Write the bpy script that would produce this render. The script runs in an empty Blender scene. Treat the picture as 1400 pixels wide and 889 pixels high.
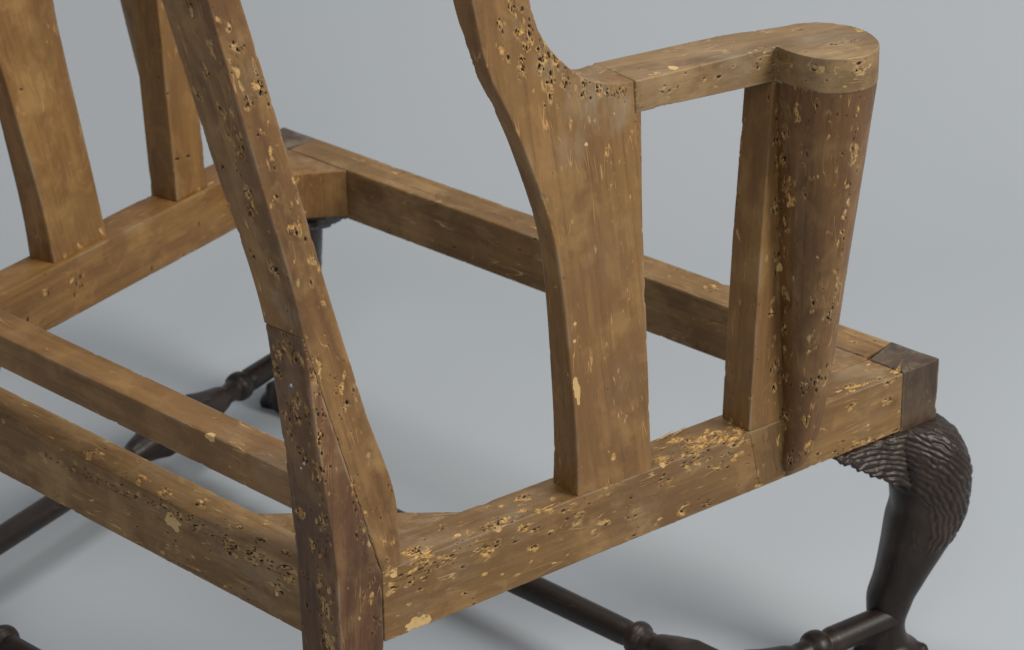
import bpy, math, random
import numpy as np
from mathutils import Vector, Matrix

scene = bpy.context.scene
C = scene.collection
random.seed(5)
RNG = np.random.default_rng(11)
R = math.radians

# ------------------------------------------------------------------ camera
cam = bpy.data.cameras.new('camera')
cam_o = bpy.data.objects.new('camera', cam); C.objects.link(cam_o)
yaw, pit, rol = -0.7673, 0.4465, -0.02122
fw = Vector((math.cos(pit)*math.sin(yaw), math.cos(pit)*math.cos(yaw), -math.sin(pit)))
r_ = fw.cross(Vector((0, 0, 1))).normalized(); u_ = r_.cross(fw)
r2 = r_*math.cos(rol)+u_*math.sin(rol); u2 = -r_*math.sin(rol)+u_*math.cos(rol)
M = Matrix((r2, u2, -fw)).transposed().to_4x4()
M.translation = Vector((1.4334, -1.0117, 1.196))
cam_o.matrix_world = M
cam.sensor_width = 36; cam.lens = 3555.35/1400*36
cam.clip_end = 60; cam.clip_start = .05
cam.dof.use_dof = True; cam.dof.focus_distance = 1.78; cam.dof.aperture_fstop = 18
scene.camera = cam_o

# ------------------------------------------------------------------ light
w = bpy.data.worlds.new('World'); scene.world = w; w.use_nodes = True
w.node_tree.nodes['Background'].inputs[0].default_value = (.96, .97, 1.0, 1)
w.node_tree.nodes['Background'].inputs[1].default_value = .24

def area(name, loc, target, size, energy, col=(1, 1, 1), sy=None):
    l = bpy.data.lights.new(name, 'AREA'); l.energy = energy; l.color = col
    l.shape = 'RECTANGLE'; l.size = size; l.size_y = sy or size
    o = bpy.data.objects.new(name, l); C.objects.link(o); o.location = loc
    o.rotation_euler = (Vector(target)-Vector(loc)).to_track_quat('-Z', 'Y').to_euler()
    return o
area('key_softbox', (2.6, 1.2, 1.9), (0.1, .3, .2), 1.0, 80, (1, .955, .885))
area('fill_softbox', (1.7, -2.0, 2.3), (-.3, .9, .2), .9, 20, (1, .96, .92))
area('overhead_softbox', (.1, .6, 2.9), (-.1, .5, 0), 1.1, 36, (1, .985, .96))
scene.view_settings.view_transform = 'Standard'
scene.view_settings.look = 'None'
scene.view_settings.exposure = -.12
scene.view_settings.gamma = 1

# ------------------------------------------------------------------ numpy noise
def _h(ix, iy, iz, seed):
    n = (ix.astype(np.int64)*374761393 + iy.astype(np.int64)*668265263 + iz.astype(np.int64)*2147483647 + seed*1274126177) & 0x7fffffff
    n = ((n ^ (n >> 13))*1274126177) & 0x7fffffff
    return ((n ^ (n >> 16)) & 0xffff)/65535.
def vnoise(p, seed=0):
    i = np.floor(p); f = p-i; f = f*f*(3-2*f); i = i.astype(np.int64)
    out = 0
    for dx in (0, 1):
        for dy in (0, 1):
            for dz in (0, 1):
                wgt = (f[..., 0] if dx else 1-f[..., 0])*(f[..., 1] if dy else 1-f[..., 1])*(f[..., 2] if dz else 1-f[..., 2])
                out = out+wgt*_h(i[..., 0]+dx, i[..., 1]+dy, i[..., 2]+dz, seed)
    return out
def fbm(p, o=3, seed=0):
    a = 0; t = 0; k = 1.
    for j in range(o):
        a = a+k*vnoise(p*(2.03**j), seed+j*7); t += k; k *= .5
    return a/t
def sstep(a, b, x):
    t = np.clip((x-a)/(b-a), 0, 1); return t*t*(3-2*t)
def pchip(xk, yk, x):
    xk = np.asarray(xk, float); yk = np.asarray(yk, float)
    h = np.diff(xk); d = np.diff(yk)/h; m = np.zeros_like(yk)
    for i in range(1, len(xk)-1):
        if d[i-1]*d[i] > 0:
            w1 = 2*h[i]+h[i-1]; w2 = h[i]+2*h[i-1]; m[i] = (w1+w2)/(w1/d[i-1]+w2/d[i])
    m[0] = d[0]; m[-1] = d[-1]
    x = np.clip(x, xk[0], xk[-1]); j = np.clip(np.searchsorted(xk, x)-1, 0, len(xk)-2)
    t = (x-xk[j])/h[j]
    return (2*t**3-3*t**2+1)*yk[j]+(t**3-2*t**2+t)*h[j]*m[j]+(-2*t**3+3*t**2)*yk[j+1]+(t**3-t**2)*h[j]*m[j+1]

# ------------------------------------------------------------------ materials
def nt(name):
    m = bpy.data.materials.new(name); m.use_nodes = True
    t = m.node_tree; t.nodes.clear(); return m, t
class NB:
    def __init__(s, t): s.t = t
    def n(s, ty, **kw):
        x = s.t.nodes.new(ty)
        for k, v in kw.items():
            if k.startswith('i_'):
                x.inputs[int(k[2:]) if k[2:].isdigit() else k[2:].replace('_', ' ')].default_value = v
            else: setattr(x, k, v)
        return x
    def l(s, a, b): s.t.links.new(a, b)
    def math(s, op, a, b=None, c=None, clamp=False):
        x = s.n('ShaderNodeMath', operation=op, use_clamp=clamp)
        for i, v in enumerate((a, b, c)):
            if v is None: continue
            if isinstance(v, (int, float)): x.inputs[i].default_value = v
            else: s.l(v, x.inputs[i])
        return x.outputs[0]
    def mix(s, f, a, b, mode='MIX'):
        x = s.n('ShaderNodeMix', data_type='RGBA', blend_type=mode)
        for i, v in ((0, f), (6, a), (7, b)):
            if isinstance(v, (int, float)): x.inputs[i].default_value = v
            elif isinstance(v, tuple): x.inputs[i].default_value = (*v, 1)
            else: s.l(v, x.inputs[i])
        return x.outputs[2]
    def noise(s, vec, scale, detail=4, rough=.55, dist=0.):
        x = s.n('ShaderNodeTexNoise'); x.inputs['Scale'].default_value = scale
        x.inputs['Detail'].default_value = detail; x.inputs['Roughness'].default_value = rough
        x.inputs['Distortion'].default_value = dist
        if vec is not None: s.l(vec, x.inputs['Vector'])
        return x.outputs[0]
    def mapping(s, vec, sc=(1, 1, 1), loc=(0, 0, 0), rot=(0, 0, 0)):
        x = s.n('ShaderNodeMapping'); s.l(vec, x.inputs[0])
        x.inputs['Scale'].default_value = sc; x.inputs['Location'].default_value = loc; x.inputs['Rotation'].default_value = rot
        return x.outputs[0]
    def rng(s, v, a, b, c=0, d=1):
        x = s.n('ShaderNodeMapRange', interpolation_type='SMOOTHSTEP'); s.l(v, x.inputs[0])
        for i, q in enumerate((a, b, c, d)): x.inputs[i+1].default_value = q
        return x.outputs[0]

def wood(name, dark, mid, light, rough=.5, fresh=(.58, .345, .115), grime=.5, scratch=1., seed=0, patch=.3):
    m, t = nt(name); b = NB(t)
    g = b.n('ShaderNodeAttribute', attribute_name='gvec').outputs['Vector']
    wr = b.n('ShaderNodeAttribute', attribute_name='wear'); sep = b.n('ShaderNodeSeparateColor'); b.l(wr.outputs['Color'], sep.inputs[0])
    fr, ho, pa = sep.outputs[0], sep.outputs[1], sep.outputs[2]
    tone = b.n('ShaderNodeAttribute', attribute_name='tone').outputs['Fac']
    g0 = b.mapping(g, loc=(seed*1.3, seed*.7, seed*2.1))
    grain = b.noise(b.mapping(g0, (1, 1, .045)), 260, 5, .6, .25)
    broad = b.noise(b.mapping(g0, (1, 1, .12)), 38, 4, .6, .6)
    cloud = b.noise(g0, 17, 4, .6, .3)
    fine = b.noise(g0, 420, 4, .65)
    col = b.mix(b.rng(broad, .34, .68), dark, mid)
    col = b.mix(b.math('MULTIPLY', b.rng(cloud, .48, .70), .75), col, light)
    col = b.mix(b.math('MULTIPLY', b.rng(grain, .50, .72), .46), col, tuple(c*.55 for c in dark))
    lines = b.noise(b.mapping(g0, (1, 1, .018), (5, 2, 7)), 120, 4, .7, .1)
    col = b.mix(b.math('MULTIPLY', b.rng(lines, .50, .64), .19), col, tuple(c*.7 for c in dark))
    col = b.mix(b.math('MULTIPLY', b.rng(lines, .50, .36), .12), col, light)
    col = b.mix(b.math('MULTIPLY', b.rng(fine, .55, .8), .22), col, tuple(min(1, c*1.6) for c in light))
    # old grime in blots
    gr = b.rng(b.noise(b.mapping(g0, (1, 1, .5), (3, 1, 2)), 55, 5, .65, .5), .56, .74)
    col = b.mix(b.math('MULTIPLY', gr, grime), col, tuple(c*.42 for c in dark))
    # peeled glue and old finish: patches with fairly sharp borders
    pt = b.rng(b.noise(b.mapping(g0, (1, 1, .45), (9, 4, 1)), 19, 5, .58, .7), .48, .56)
    pt2 = b.rng(b.noise(b.mapping(g0, (1, 1, .6), (2, 8, 5)), 48, 4, .6, .7), .54, .63)
    col = b.mix(b.math('MULTIPLY', pt, patch), col, tuple(c*.62 for c in mid))
    col = b.mix(b.math('MULTIPLY', pt2, patch*.6), col, tuple(min(1, c*1.22) for c in light))
    du = wr.outputs['Alpha']
    dm = b.math('MULTIPLY', du, b.rng(b.noise(b.mapping(g0, (1, 1, .3)), 110, 5, .7, .4), .32, .66))
    col = b.mix(b.math('MULTIPLY', dm, .62), col, (.27, .215, .145))
    # broad tone carried by the piece itself (stain, bare wood)
    tn = b.n('ShaderNodeMix', data_type='RGBA', blend_type='MULTIPLY'); tn.inputs[0].default_value = 1
    b.l(col, tn.inputs[6]); cmb = b.n('ShaderNodeCombineColor')
    b.l(tone, cmb.inputs[0]); b.l(b.math('POWER', tone, 1.08), cmb.inputs[1]); b.l(b.math('POWER', tone, 1.16), cmb.inputs[2])
    b.l(cmb.outputs[0], tn.inputs[7]); col = tn.outputs[2]
    # scratches: thin lines, three directions
    sc_all = None
    for k, (rx, sc) in enumerate((((.5, .3, .2), 90), ((1.2, -.6, .9), 75), ((.1, 1.1, -.7), 110))):
        nv = b.noise(b.mapping(g0, (1, 1, .10), (k*3., k, 0), rx), sc, 2, .5, .1)
        line = b.math('LESS_THAN', b.math('ABSOLUTE', b.math('SUBTRACT', nv, .5)), .0048)
        gate = b.rng(b.noise(g0, 30+k*9, 2, .5), .56, .66)
        q = b.math('MULTIPLY', line, gate)
        sc_all = q if sc_all is None else b.math('MAXIMUM', sc_all, q)
    col = b.mix(b.math('MULTIPLY', sc_all, .6*scratch), col, tuple(min(1, c*1.8) for c in light))
    # tiny pale flecks and pin pricks, gathered in places
    flk = b.rng(b.noise(b.mapping(g0, (1, 1, .45), (1, 6, 2)), 620, 2, .5), .70, .76)
    gat = b.rng(b.noise(g0, 26, 4, .6, .3), .47, .62)
    col = b.mix(b.math('MULTIPLY', b.math('MULTIPLY', flk, gat), .55*scratch), col, tuple(min(1, c*1.5) for c in light))
    prk = b.rng(b.noise(b.mapping(g0, (1, 1, .6), (7, 3, 9)), 540, 2, .5), .72, .77)
    gat2 = b.rng(b.noise(b.mapping(g0, (1, 1, 1), (4, 4, 0)), 30, 4, .6, .3), .48, .62)
    col = b.mix(b.math('MULTIPLY', b.math('MULTIPLY', prk, gat2), .85*scratch), col, (.03, .018, .01))
    # fresh torn wood, ragged by fine noise
    rag = b.noise(b.mapping(g0, (1, 1, .22)), 560, 5, .75)
    fm = b.math('MULTIPLY', b.rng(b.math('ADD', fr, b.math('MULTIPLY', b.math('SUBTRACT', rag, .5), 2.1)), .28, .86), .86)
    fcol = b.mix(b.rng(fine, .38, .62), tuple(c*.60 for c in fresh), tuple(min(1, c*1.2) for c in fresh))
    fcol = b.mix(b.math('MULTIPLY', b.rng(cloud, .45, .6), .6), fcol, (.40, .29, .165))
    col = b.mix(fm, col, fcol)
    fcol = b.mix(b.rng(fr, .35, .8), (.41, .29, .15), fcol)
    pm = b.rng(b.math('ADD', pa, b.math('MULTIPLY', b.math('SUBTRACT', rag, .5), .35)), .42, .56)
    col = b.mix(pm, col, b.mix(cloud, (.50, .32, .12), (.62, .43, .20)))
    hm = b.rng(b.math('ADD', ho, b.math('MULTIPLY', b.math('SUBTRACT', rag, .5), .6)), .35, .6)
    col = b.mix(hm, col, (.018, .011, .007))
    if name == 'dark_mahogany':                       # finish rubbed through on raised edges
        geo = b.n('ShaderNodeNewGeometry')
        ed = b.math('MULTIPLY', b.rng(geo.outputs['Pointiness'], .503, .56), b.rng(cloud, .35, .6))
        col = b.mix(b.math('MULTIPLY', ed, .8), col, (.085, .055, .036))
    bs = b.n('ShaderNodeBsdfPrincipled'); b.l(col, bs.inputs['Base Color'])
    ro = b.math('ADD', b.math('MULTIPLY', fine, .22), rough-.11)
    ro = b.math('ADD', ro, b.math('MULTIPLY', b.math('MAXIMUM', fm, hm), .3), clamp=True)
    b.l(ro, bs.inputs['Roughness']); bs.inputs['Specular IOR Level'].default_value = .38
    hgt = b.math('ADD', b.math('MULTIPLY', grain, .45), b.math('MULTIPLY', fine, .35))
    hgt = b.math('ADD', hgt, b.math('MULTIPLY', b.math('MULTIPLY', rag, fm), 1.6))
    hgt = b.math('ADD', hgt, b.math('MULTIPLY', hm, -1.2)); hgt = b.math('ADD', hgt, b.math('MULTIPLY', sc_all, -.5))
    bp = b.n('ShaderNodeBump'); bp.inputs['Strength'].default_value = .5; bp.inputs['Distance'].default_value = .0006
    b.l(hgt, bp.inputs['Height']); b.l(bp.outputs[0], bs.inputs['Normal'])
    o = b.n('ShaderNodeOutputMaterial'); b.l(bs.outputs[0], o.inputs[0])
    return m

W_RAIL = wood('old_maple_rail', (.145, .074, .024), (.245, .136, .045), (.345, .215, .088), .52, seed=1)
W_POST = wood('old_maple_post', (.130, .061, .021), (.242, .127, .041), (.345, .206, .078), .5, seed=2)
W_BOARD = wood('old_maple_board', (.165, .082, .026), (.240, .127, .041), (.305, .176, .064), .5, grime=.3, seed=3)
W_RED = wood('red_brown_stained_wood', (.072, .031, .013), (.132, .061, .023), (.21, .118, .048), .44, seed=4)
W_CONE = wood('brown_cone_wood', (.095, .043, .015), (.165, .082, .028), (.245, .145, .054), .45, seed=5)
W_ARM = wood('pale_arm_wood', (.145, .085, .036), (.235, .143, .062), (.32, .212, .098), .5, grime=.35, seed=6)
W_FAR = wood('orange_brown_wood', (.165, .076, .021), (.260, .136, .039), (.335, .190, .062), .5, grime=.3, scratch=.5, seed=7)
W_DARKBLK = wood('dark_stained_block', (.040, .024, .015), (.075, .046, .028), (.13, .085, .05), .5, seed=8)
W_LEG = wood('dark_mahogany', (.010, .0065, .005), (.021, .0125, .009), (.048, .029, .020), .42, fresh=(.16, .09, .05), grime=.3, scratch=.6, seed=9)

def metal():
    m, t = nt('tarnished_steel'); b = NB(t)
    bs = b.n('ShaderNodeBsdfPrincipled'); tc = b.n('ShaderNodeTexCoord').outputs['Object']
    n = b.noise(tc, 900, 3); b.l(b.mix(n, (.25, .24, .26), (.75, .75, .82)), bs.inputs['Base Color'])
    bs.inputs['Metallic'].default_value = .8; bs.inputs['Roughness'].default_value = .35
    o = b.n('ShaderNodeOutputMaterial'); b.l(bs.outputs[0], o.inputs[0]); return m
M_METAL = metal()
def paper():
    m, t = nt('seamless_backdrop_paper'); b = NB(t)
    tc = b.n('ShaderNodeTexCoord').outputs['Object']
    n1 = b.noise(tc, 2.2, 3, .5); n2 = b.noise(tc, 700, 3, .6)
    col = b.mix(n1, (.376, .409, .436), (.410, .434, .462))
    col = b.mix(b.math('MULTIPLY', n2, .08), col, (.30, .34, .35))
    bs = b.n('ShaderNodeBsdfPrincipled'); b.l(col, bs.inputs['Base Color']); bs.inputs['Roughness'].default_value = .85
    bs.inputs['Specular IOR Level'].default_value = .2
    bp = b.n('ShaderNodeBump'); bp.inputs['Strength'].default_value = .1; bp.inputs['Distance'].default_value = .0005
    b.l(n2, bp.inputs['Height']); b.l(bp.outputs[0], bs.inputs['Normal'])
    o = b.n('ShaderNodeOutputMaterial'); b.l(bs.outputs[0], o.inputs[0]); return m
M_PAPER = paper()

# ------------------------------------------------------------------ wear marks found on the wood
# kind, x, y, z, radius, amount:  c torn chip, g cluster of tack holes and torn wood, h single hole, p smooth pale patch
SPOTS = [('h',-0.0348,0.0012,0.2544,0.00092,0.5),('h',-0.0406,0.0008,0.2535,0.0007,0.5),('h',0.0095,0.0004,0.2621,0.00091,0.5),('h',-0.0403,0.0012,0.2552,0.00099,0.5),('h',-0.0053,0.0008,0.2593,0.00073,0.5),
 ('c',-0.0445,0.0011,0.2539,0.00214,0.8),('c',-0.0034,0.0008,0.2613,0.00162,0.8),('h',0.0085,0.0009,0.2631,0.00068,0.5),('h',0.0087,0.0002,0.2619,0.00084,0.5),('h',-0.0266,0.0015,0.2535,0.00108,0.5),
 ('c',-0.0042,0.001,0.2619,0.00187,0.8),('c',-0.0342,0.0006,0.2583,0.00178,0.8),('h',-0.0052,0.0012,0.2569,0.00072,0.5),('h',-0.0404,0.001,0.2576,0.00102,0.5),('c',-0.0221,0.0008,0.2558,0.00211,0.8),
 ('c',-0.0451,0.0009,0.2526,0.00152,0.8),('c',0.0892,0.0012,0.2633,0.00142,0.8),('h',-0.0026,0.0009,0.2534,0.00079,0.5),('c',0.0575,0.0015,0.2586,0.00144,0.8),('h',0.0987,0.0,0.2659,0.00082,0.5),
 ('c',0.0606,0.0006,0.2609,0.00212,0.8),('h',0.0443,0.0007,0.2563,0.00072,0.5),('h',0.0974,0.0001,0.264,0.00076,0.5),('c',0.0566,0.0011,0.2594,0.00116,0.8),('h',0.0571,0.0012,0.2579,0.00094,0.5),
 ('c',0.0734,0.0004,0.2615,0.00214,0.8),('h',0.0154,0.0009,0.2538,0.00076,0.5),('h',0.0229,0.001,0.2535,0.00077,0.5),('c',0.0787,0.0004,0.2622,0.00142,0.8),('h',0.0147,0.0012,0.2563,0.0008,0.5),
 ('h',0.0683,0.0013,0.2596,0.001,0.5),('h',0.0395,0.001,0.2586,0.00091,0.5),('h',0.0873,0.0008,0.2619,0.00083,0.5),('h',0.0126,0.0008,0.2587,0.00071,0.5),('h',0.0784,0.0008,0.2639,0.00061,0.5),
 ('h',0.0239,0.0002,0.2581,0.00079,0.5),('h',0.0336,0.0008,0.2539,0.00056,0.5),('h',0.0979,0.0013,0.2681,0.00105,0.5),('c',0.0935,0.0004,0.2606,0.0018,0.8),('h',0.0478,0.0006,0.2569,0.00059,0.5),
 ('h',0.0541,0.0012,0.2552,0.00105,0.5),('c',0.0712,0.0005,0.2639,0.00172,0.8),('h',-0.0099,0.0012,0.2535,0.00094,0.5),('h',0.0453,0.0007,0.2552,0.00074,0.5),('c',0.0196,0.0007,0.2577,0.0015,0.8),
 ('h',0.0097,0.0002,0.255,0.001,0.5),('h',0.2339,0.0007,0.2666,0.00084,0.5),('h',0.2261,0.0003,0.2623,0.00079,0.5),('h',0.1595,0.0005,0.2612,0.00056,0.5),('c',0.1203,0.0006,0.2634,0.00198,0.8),
 ('h',0.1119,0.0007,0.2632,0.00073,0.5),('h',0.1936,0.0001,0.2636,0.00069,0.5),('h',0.1173,-0.0,0.2647,0.00058,0.5),('c',0.1255,0.0003,0.2608,0.00148,0.8),('h',0.2142,0.001,0.2631,0.00077,0.5),
 ('h',0.1998,0.0004,0.2598,0.00065,0.5),('h',0.1777,0.0014,0.2629,0.00075,0.5),('c',0.2284,0.0007,0.2635,0.00184,0.8),('c',0.1383,0.0008,0.2627,0.00177,0.8),('c',0.229,0.0004,0.2659,0.00161,0.8),
 ('h',0.1169,0.0,0.2645,0.00095,0.5),('c',0.1088,0.0003,0.2641,0.00127,0.8),('c',0.1053,0.0006,0.2655,0.0018,0.8),('c',0.2232,0.0006,0.264,0.00107,0.8),('h',0.2083,0.0005,0.2614,0.00091,0.5),
 ('h',0.2353,0.0009,0.2614,0.00094,0.5),('h',0.1363,0.0013,0.2615,0.00093,0.5),('h',0.1582,-0.0003,0.2616,0.00075,0.5),('h',0.1068,0.0013,0.2612,0.00094,0.5),('c',0.1242,0.0004,0.2674,0.00162,0.8),
 ('h',0.1694,0.0004,0.2663,0.00058,0.5),('h',0.2101,0.0011,0.2641,0.00089,0.5),('h',0.1287,0.0002,0.2623,0.0007,0.5),('h',0.1336,0.001,0.2684,0.00091,0.5),('h',0.1631,0.0007,0.2663,0.00064,0.5),
 ('h',0.1025,0.0005,0.2631,0.00073,0.5),('c',0.1487,0.0005,0.2649,0.00157,0.8),('c',0.1842,0.0004,0.2605,0.00163,0.8),('h',0.1704,0.001,0.2672,0.00091,0.5),('h',0.2362,0.0007,0.2608,0.00088,0.5),
 ('h',0.2016,0.0011,0.2647,0.00062,0.5),('c',0.1399,0.0006,0.2603,0.00202,0.8),('h',0.1398,0.0007,0.2655,0.00092,0.5),('h',0.1164,0.0009,0.2623,0.00073,0.5),('h',0.185,0.0007,0.2629,0.00075,0.5),
 ('c',0.1717,0.0009,0.2597,0.00146,0.8),('c',0.1792,0.0021,0.2605,0.00117,0.8),('c',0.2277,0.0013,0.2623,0.00142,0.8),('c',0.2127,0.0002,0.2647,0.00171,0.8),('c',0.2165,0.0001,0.2584,0.00173,0.8),
 ('h',0.179,0.0018,0.2605,0.0009,0.5),('c',0.1975,0.0009,0.2624,0.0017,0.8),('h',0.1292,0.0012,0.2664,0.00103,0.5),('h',0.1199,0.0007,0.2596,0.00083,0.5),('h',0.1931,0.0004,0.2615,0.00056,0.5),
 ('c',0.2049,0.0003,0.2658,0.00141,0.8),('h',0.1365,0.0008,0.2588,0.0008,0.5),('h',0.1378,0.0007,0.2659,0.00075,0.5),('c',0.1798,0.0008,0.265,0.00116,0.8),('c',0.1412,0.0008,0.2629,0.00183,0.8),
 ('c',0.1293,0.0002,0.2619,0.00194,0.8),('h',0.2081,0.0004,0.2629,0.00062,0.5),('h',0.1752,0.0016,0.2621,0.00094,0.5),('c',0.1069,0.0011,0.2693,0.00149,0.8),('c',0.178,0.0014,0.2629,0.00177,0.8),
 ('h',0.1461,0.0011,0.2658,0.00091,0.5),('g',0.1736,0.0016,0.2576,0.00736,18.0),('g',0.1978,-0.0002,0.2583,0.00729,18.0),('g',0.2348,-0.0002,0.2611,0.00719,18.0),('g',0.2228,0.0013,0.2461,0.00622,10.0),
 ('c',0.0037,0.0079,0.2699,0.00223,1),('g',0.0061,0.013,0.27,0.00894,12.0),('g',0.0925,0.0083,0.27,0.00649,14.0),('c',0.0925,0.0083,0.27,0.00243,1),('c',0.0989,0.0084,0.2699,0.00216,1),
 ('g',0.1266,0.0156,0.2699,0.00535,10.0),('c',0.1274,0.0162,0.2699,0.00214,1),('g',0.1698,0.0087,0.2699,0.00526,10.0),('c',0.1689,0.0082,0.2697,0.00263,1),('g',0.198,0.0086,0.2688,0.00417,8.0),
 ('g',0.0649,0.0087,0.2695,0.00546,6.0),('c',0.0713,0.0126,0.2696,0.00136,1),('g',0.226,0.0112,0.2697,0.00516,8.0),('p',0.1097,0.0006,0.254,0.007,1),('c',0.0599,0.0005,0.2438,0.00165,1),
 ('c',0.0986,0.0006,0.23,0.00163,1),('c',0.1304,0.0006,0.2326,0.00161,1),('c',-0.0121,0.0007,0.2439,0.00254,1),('c',-0.0418,0.0007,0.2509,0.00285,1),('c',0.0133,0.0008,0.2362,0.00196,1),
 ('c',-0.0181,0.0005,0.2682,0.0014,1),('h',0.1507,0.0011,0.2459,0.00082,0.6),('h',0.1705,0.0013,0.2231,0.00099,0.6),('p',0.2218,0.0008,0.2381,0.00208,1),('c',0.233,0.0005,0.2291,0.00104,1),
 ('p',0.16,0.0011,0.3421,0.00465,1),('p',0.1797,0.0009,0.3254,0.00103,1),('c',0.2435,0.0005,0.2655,0.00205,1),('g',0.2709,-0.0128,0.4031,0.00582,8.0),('g',0.2827,-0.0094,0.3636,0.00684,12.0),
 ('c',0.2842,-0.0086,0.3577,0.0022,1),('g',0.2597,-0.006,0.3222,0.004,6.0),('g',0.2809,-0.0054,0.3209,0.00595,9.0),('g',0.2682,-0.0035,0.2968,0.00502,6.0),('g',0.2739,-0.0026,0.2685,0.00707,10.0),
 ('c',0.2724,-0.0026,0.2679,0.00202,1),('g',0.2759,-0.0031,0.2484,0.00812,12.0),('c',0.2747,-0.0017,0.252,0.00228,1),('c',0.2797,-0.0026,0.2463,0.00228,1),('g',0.2762,-0.0022,0.2245,0.00818,14.0),
 ('c',0.2758,-0.003,0.2282,0.00306,1),('c',0.2799,-0.0029,0.224,0.00281,1),('h',0.257,-0.0015,0.2458,0.00127,0.6),('g',0.2581,-0.0029,0.2693,0.00406,4.0),('g',0.2676,-0.0162,0.4555,0.00766,12.0),
 ('g',0.2768,-0.0156,0.4476,0.00574,8.0),('g',0.2586,-0.0134,0.4301,0.00484,6.0),('g',0.2673,-0.0131,0.4085,0.00582,8.0),('g',0.2804,-0.0133,0.4077,0.00435,7.0),('g',0.2872,-0.0098,0.3896,0.00485,6.0),
 ('g',0.2699,-0.0102,0.3726,0.0049,7.0),('c',0.2808,-0.0099,0.3698,0.00171,1),('g',0.2623,-0.0114,0.387,0.00489,6.0),('g',0.2811,-0.0033,0.2949,0.005,6.0),('c',0.2819,-0.0066,0.3364,0.00148,1),
 ('c',0.2669,-0.004,0.3011,0.00175,1),('c',0.2924,0.0124,0.347,0.00222,1),('c',0.2928,0.0131,0.3412,0.00173,1),('c',0.294,0.0283,0.3645,0.00173,1),('c',0.2941,0.0285,0.3588,0.00148,1),
 ('h',0.292,0.0144,0.3074,0.00093,0.6),('c',0.2909,0.0054,0.2983,0.0015,1),('c',0.2929,0.0251,0.3042,0.0015,1),('c',0.2941,0.0249,0.2979,0.00176,1),('c',0.2972,0.0431,0.2911,0.00151,1),
 ('c',0.2944,0.0244,0.2575,0.00228,1),('c',0.2944,0.0232,0.251,0.00203,1),('c',0.2925,0.014,0.2415,0.00203,1),('c',0.2935,0.0175,0.245,0.00152,1),('c',0.2912,0.006,0.2693,0.00101,1),
 ('h',0.2933,0.0235,0.2255,0.00095,0.6),('h',0.293,0.0174,0.259,0.00094,0.6),('c',0.2935,0.0235,0.3223,0.00149,1),('h',0.2937,0.0281,0.3221,0.00077,0.6),('h',0.2952,0.0352,0.3139,0.00078,0.6),
 ('c',0.2949,0.0317,0.3079,0.00125,1),('h',0.2918,0.0156,0.3866,0.00061,0.6),('h',0.2898,0.0053,0.3845,0.0006,0.6),('c',0.2904,0.002,0.3639,0.00122,1),('c',0.2877,-0.0058,0.3298,0.00099,1),
 ('c',0.2927,0.0303,0.2846,0.00126,1),('h',0.2959,0.0381,0.2794,0.00063,0.6),('c',0.2782,-0.0619,0.6926,0.00155,1),('c',0.2798,-0.0553,0.6857,0.002,1),('g',0.2799,-0.0534,0.6741,0.00268,5.0),
 ('g',0.2809,-0.0486,0.6716,0.00268,4.0),('c',0.2798,-0.0559,0.6644,0.00134,1),('c',0.2803,-0.0518,0.6564,0.00224,1),('c',0.2823,-0.0401,0.647,0.00271,1),('c',0.2831,-0.0387,0.643,0.00203,1),
 ('g',0.2832,-0.0373,0.6393,0.00542,8.0),('c',0.284,-0.0324,0.6357,0.00181,1),('g',0.2818,-0.0453,0.636,0.00361,6.0),('c',0.2805,-0.0493,0.6463,0.0018,1),('g',0.2826,-0.0389,0.6137,0.00227,5.0),
 ('c',0.2839,-0.0322,0.5989,0.00206,1),('c',0.2838,-0.0313,0.5947,0.00183,1),('h',0.2836,-0.0298,0.5878,0.00085,0.6),('c',0.2863,-0.017,0.5782,0.00184,1),('c',-0.2916,0.4873,0.26,0.00243,1),
 ('c',0.2837,-0.032,0.5683,0.00115,1),('h',0.2857,-0.0205,0.5567,0.00057,0.6),('c',-0.2876,0.4918,0.2296,0.00209,1),('c',0.279,-0.0548,0.6886,0.00111,1),('c',0.282,-0.0413,0.6511,0.00135,1),
 ('h',0.2805,-0.0499,0.6667,0.00056,0.6),('c',0.2848,-0.0227,0.533,0.00116,1),('c',0.2867,-0.0144,0.5257,0.00093,1),('g',0.2582,-0.0669,0.6964,0.00313,7.0),('h',0.2578,-0.0624,0.6794,0.0007,0.6),
 ('g',0.2686,-0.0623,0.6734,0.00358,7.0),('c',0.2409,-0.0626,0.6789,0.00113,1),('g',0.2569,-0.0561,0.6506,0.00362,8.0),('c',0.2541,-0.056,0.6523,0.00091,1),('g',0.2411,-0.0526,0.632,0.00367,7.0),
 ('c',0.2414,-0.0496,0.623,0.00115,1),('g',0.2633,-0.0508,0.6263,0.00364,5.0),('g',0.268,-0.0475,0.6087,0.0073,12.0),('g',0.2702,-0.0454,0.5989,0.0064,10.0),('g',0.2454,-0.0406,0.5805,0.00325,6.0),
 ('g',0.2636,-0.0415,0.5842,0.00369,6.0),('g',0.2671,-0.0392,0.5695,0.00462,9.0),('g',0.2661,-0.035,0.558,0.00557,11.0),('c',0.2395,-0.0333,0.5505,0.00188,1),('c',0.24,-0.0319,0.5431,0.00141,1),
 ('g',0.2641,-0.0348,0.5538,0.00558,10.0),('g',0.2507,-0.0261,0.5166,0.00379,7.0),('g',0.2718,-0.0257,0.5129,0.00564,14.0),('c',0.2706,-0.0224,0.5006,0.00165,1),('h',0.2656,-0.0279,0.5261,0.00073,0.6),
 ('c',0.2857,-0.0196,0.5439,0.00209,1),('g',0.2858,-0.0187,0.5416,0.00465,8.0),('c',0.2864,-0.0155,0.5397,0.00163,1),('c',0.2878,-0.0082,0.5204,0.00258,1),('c',0.2881,-0.0057,0.5155,0.00188,1),
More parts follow.
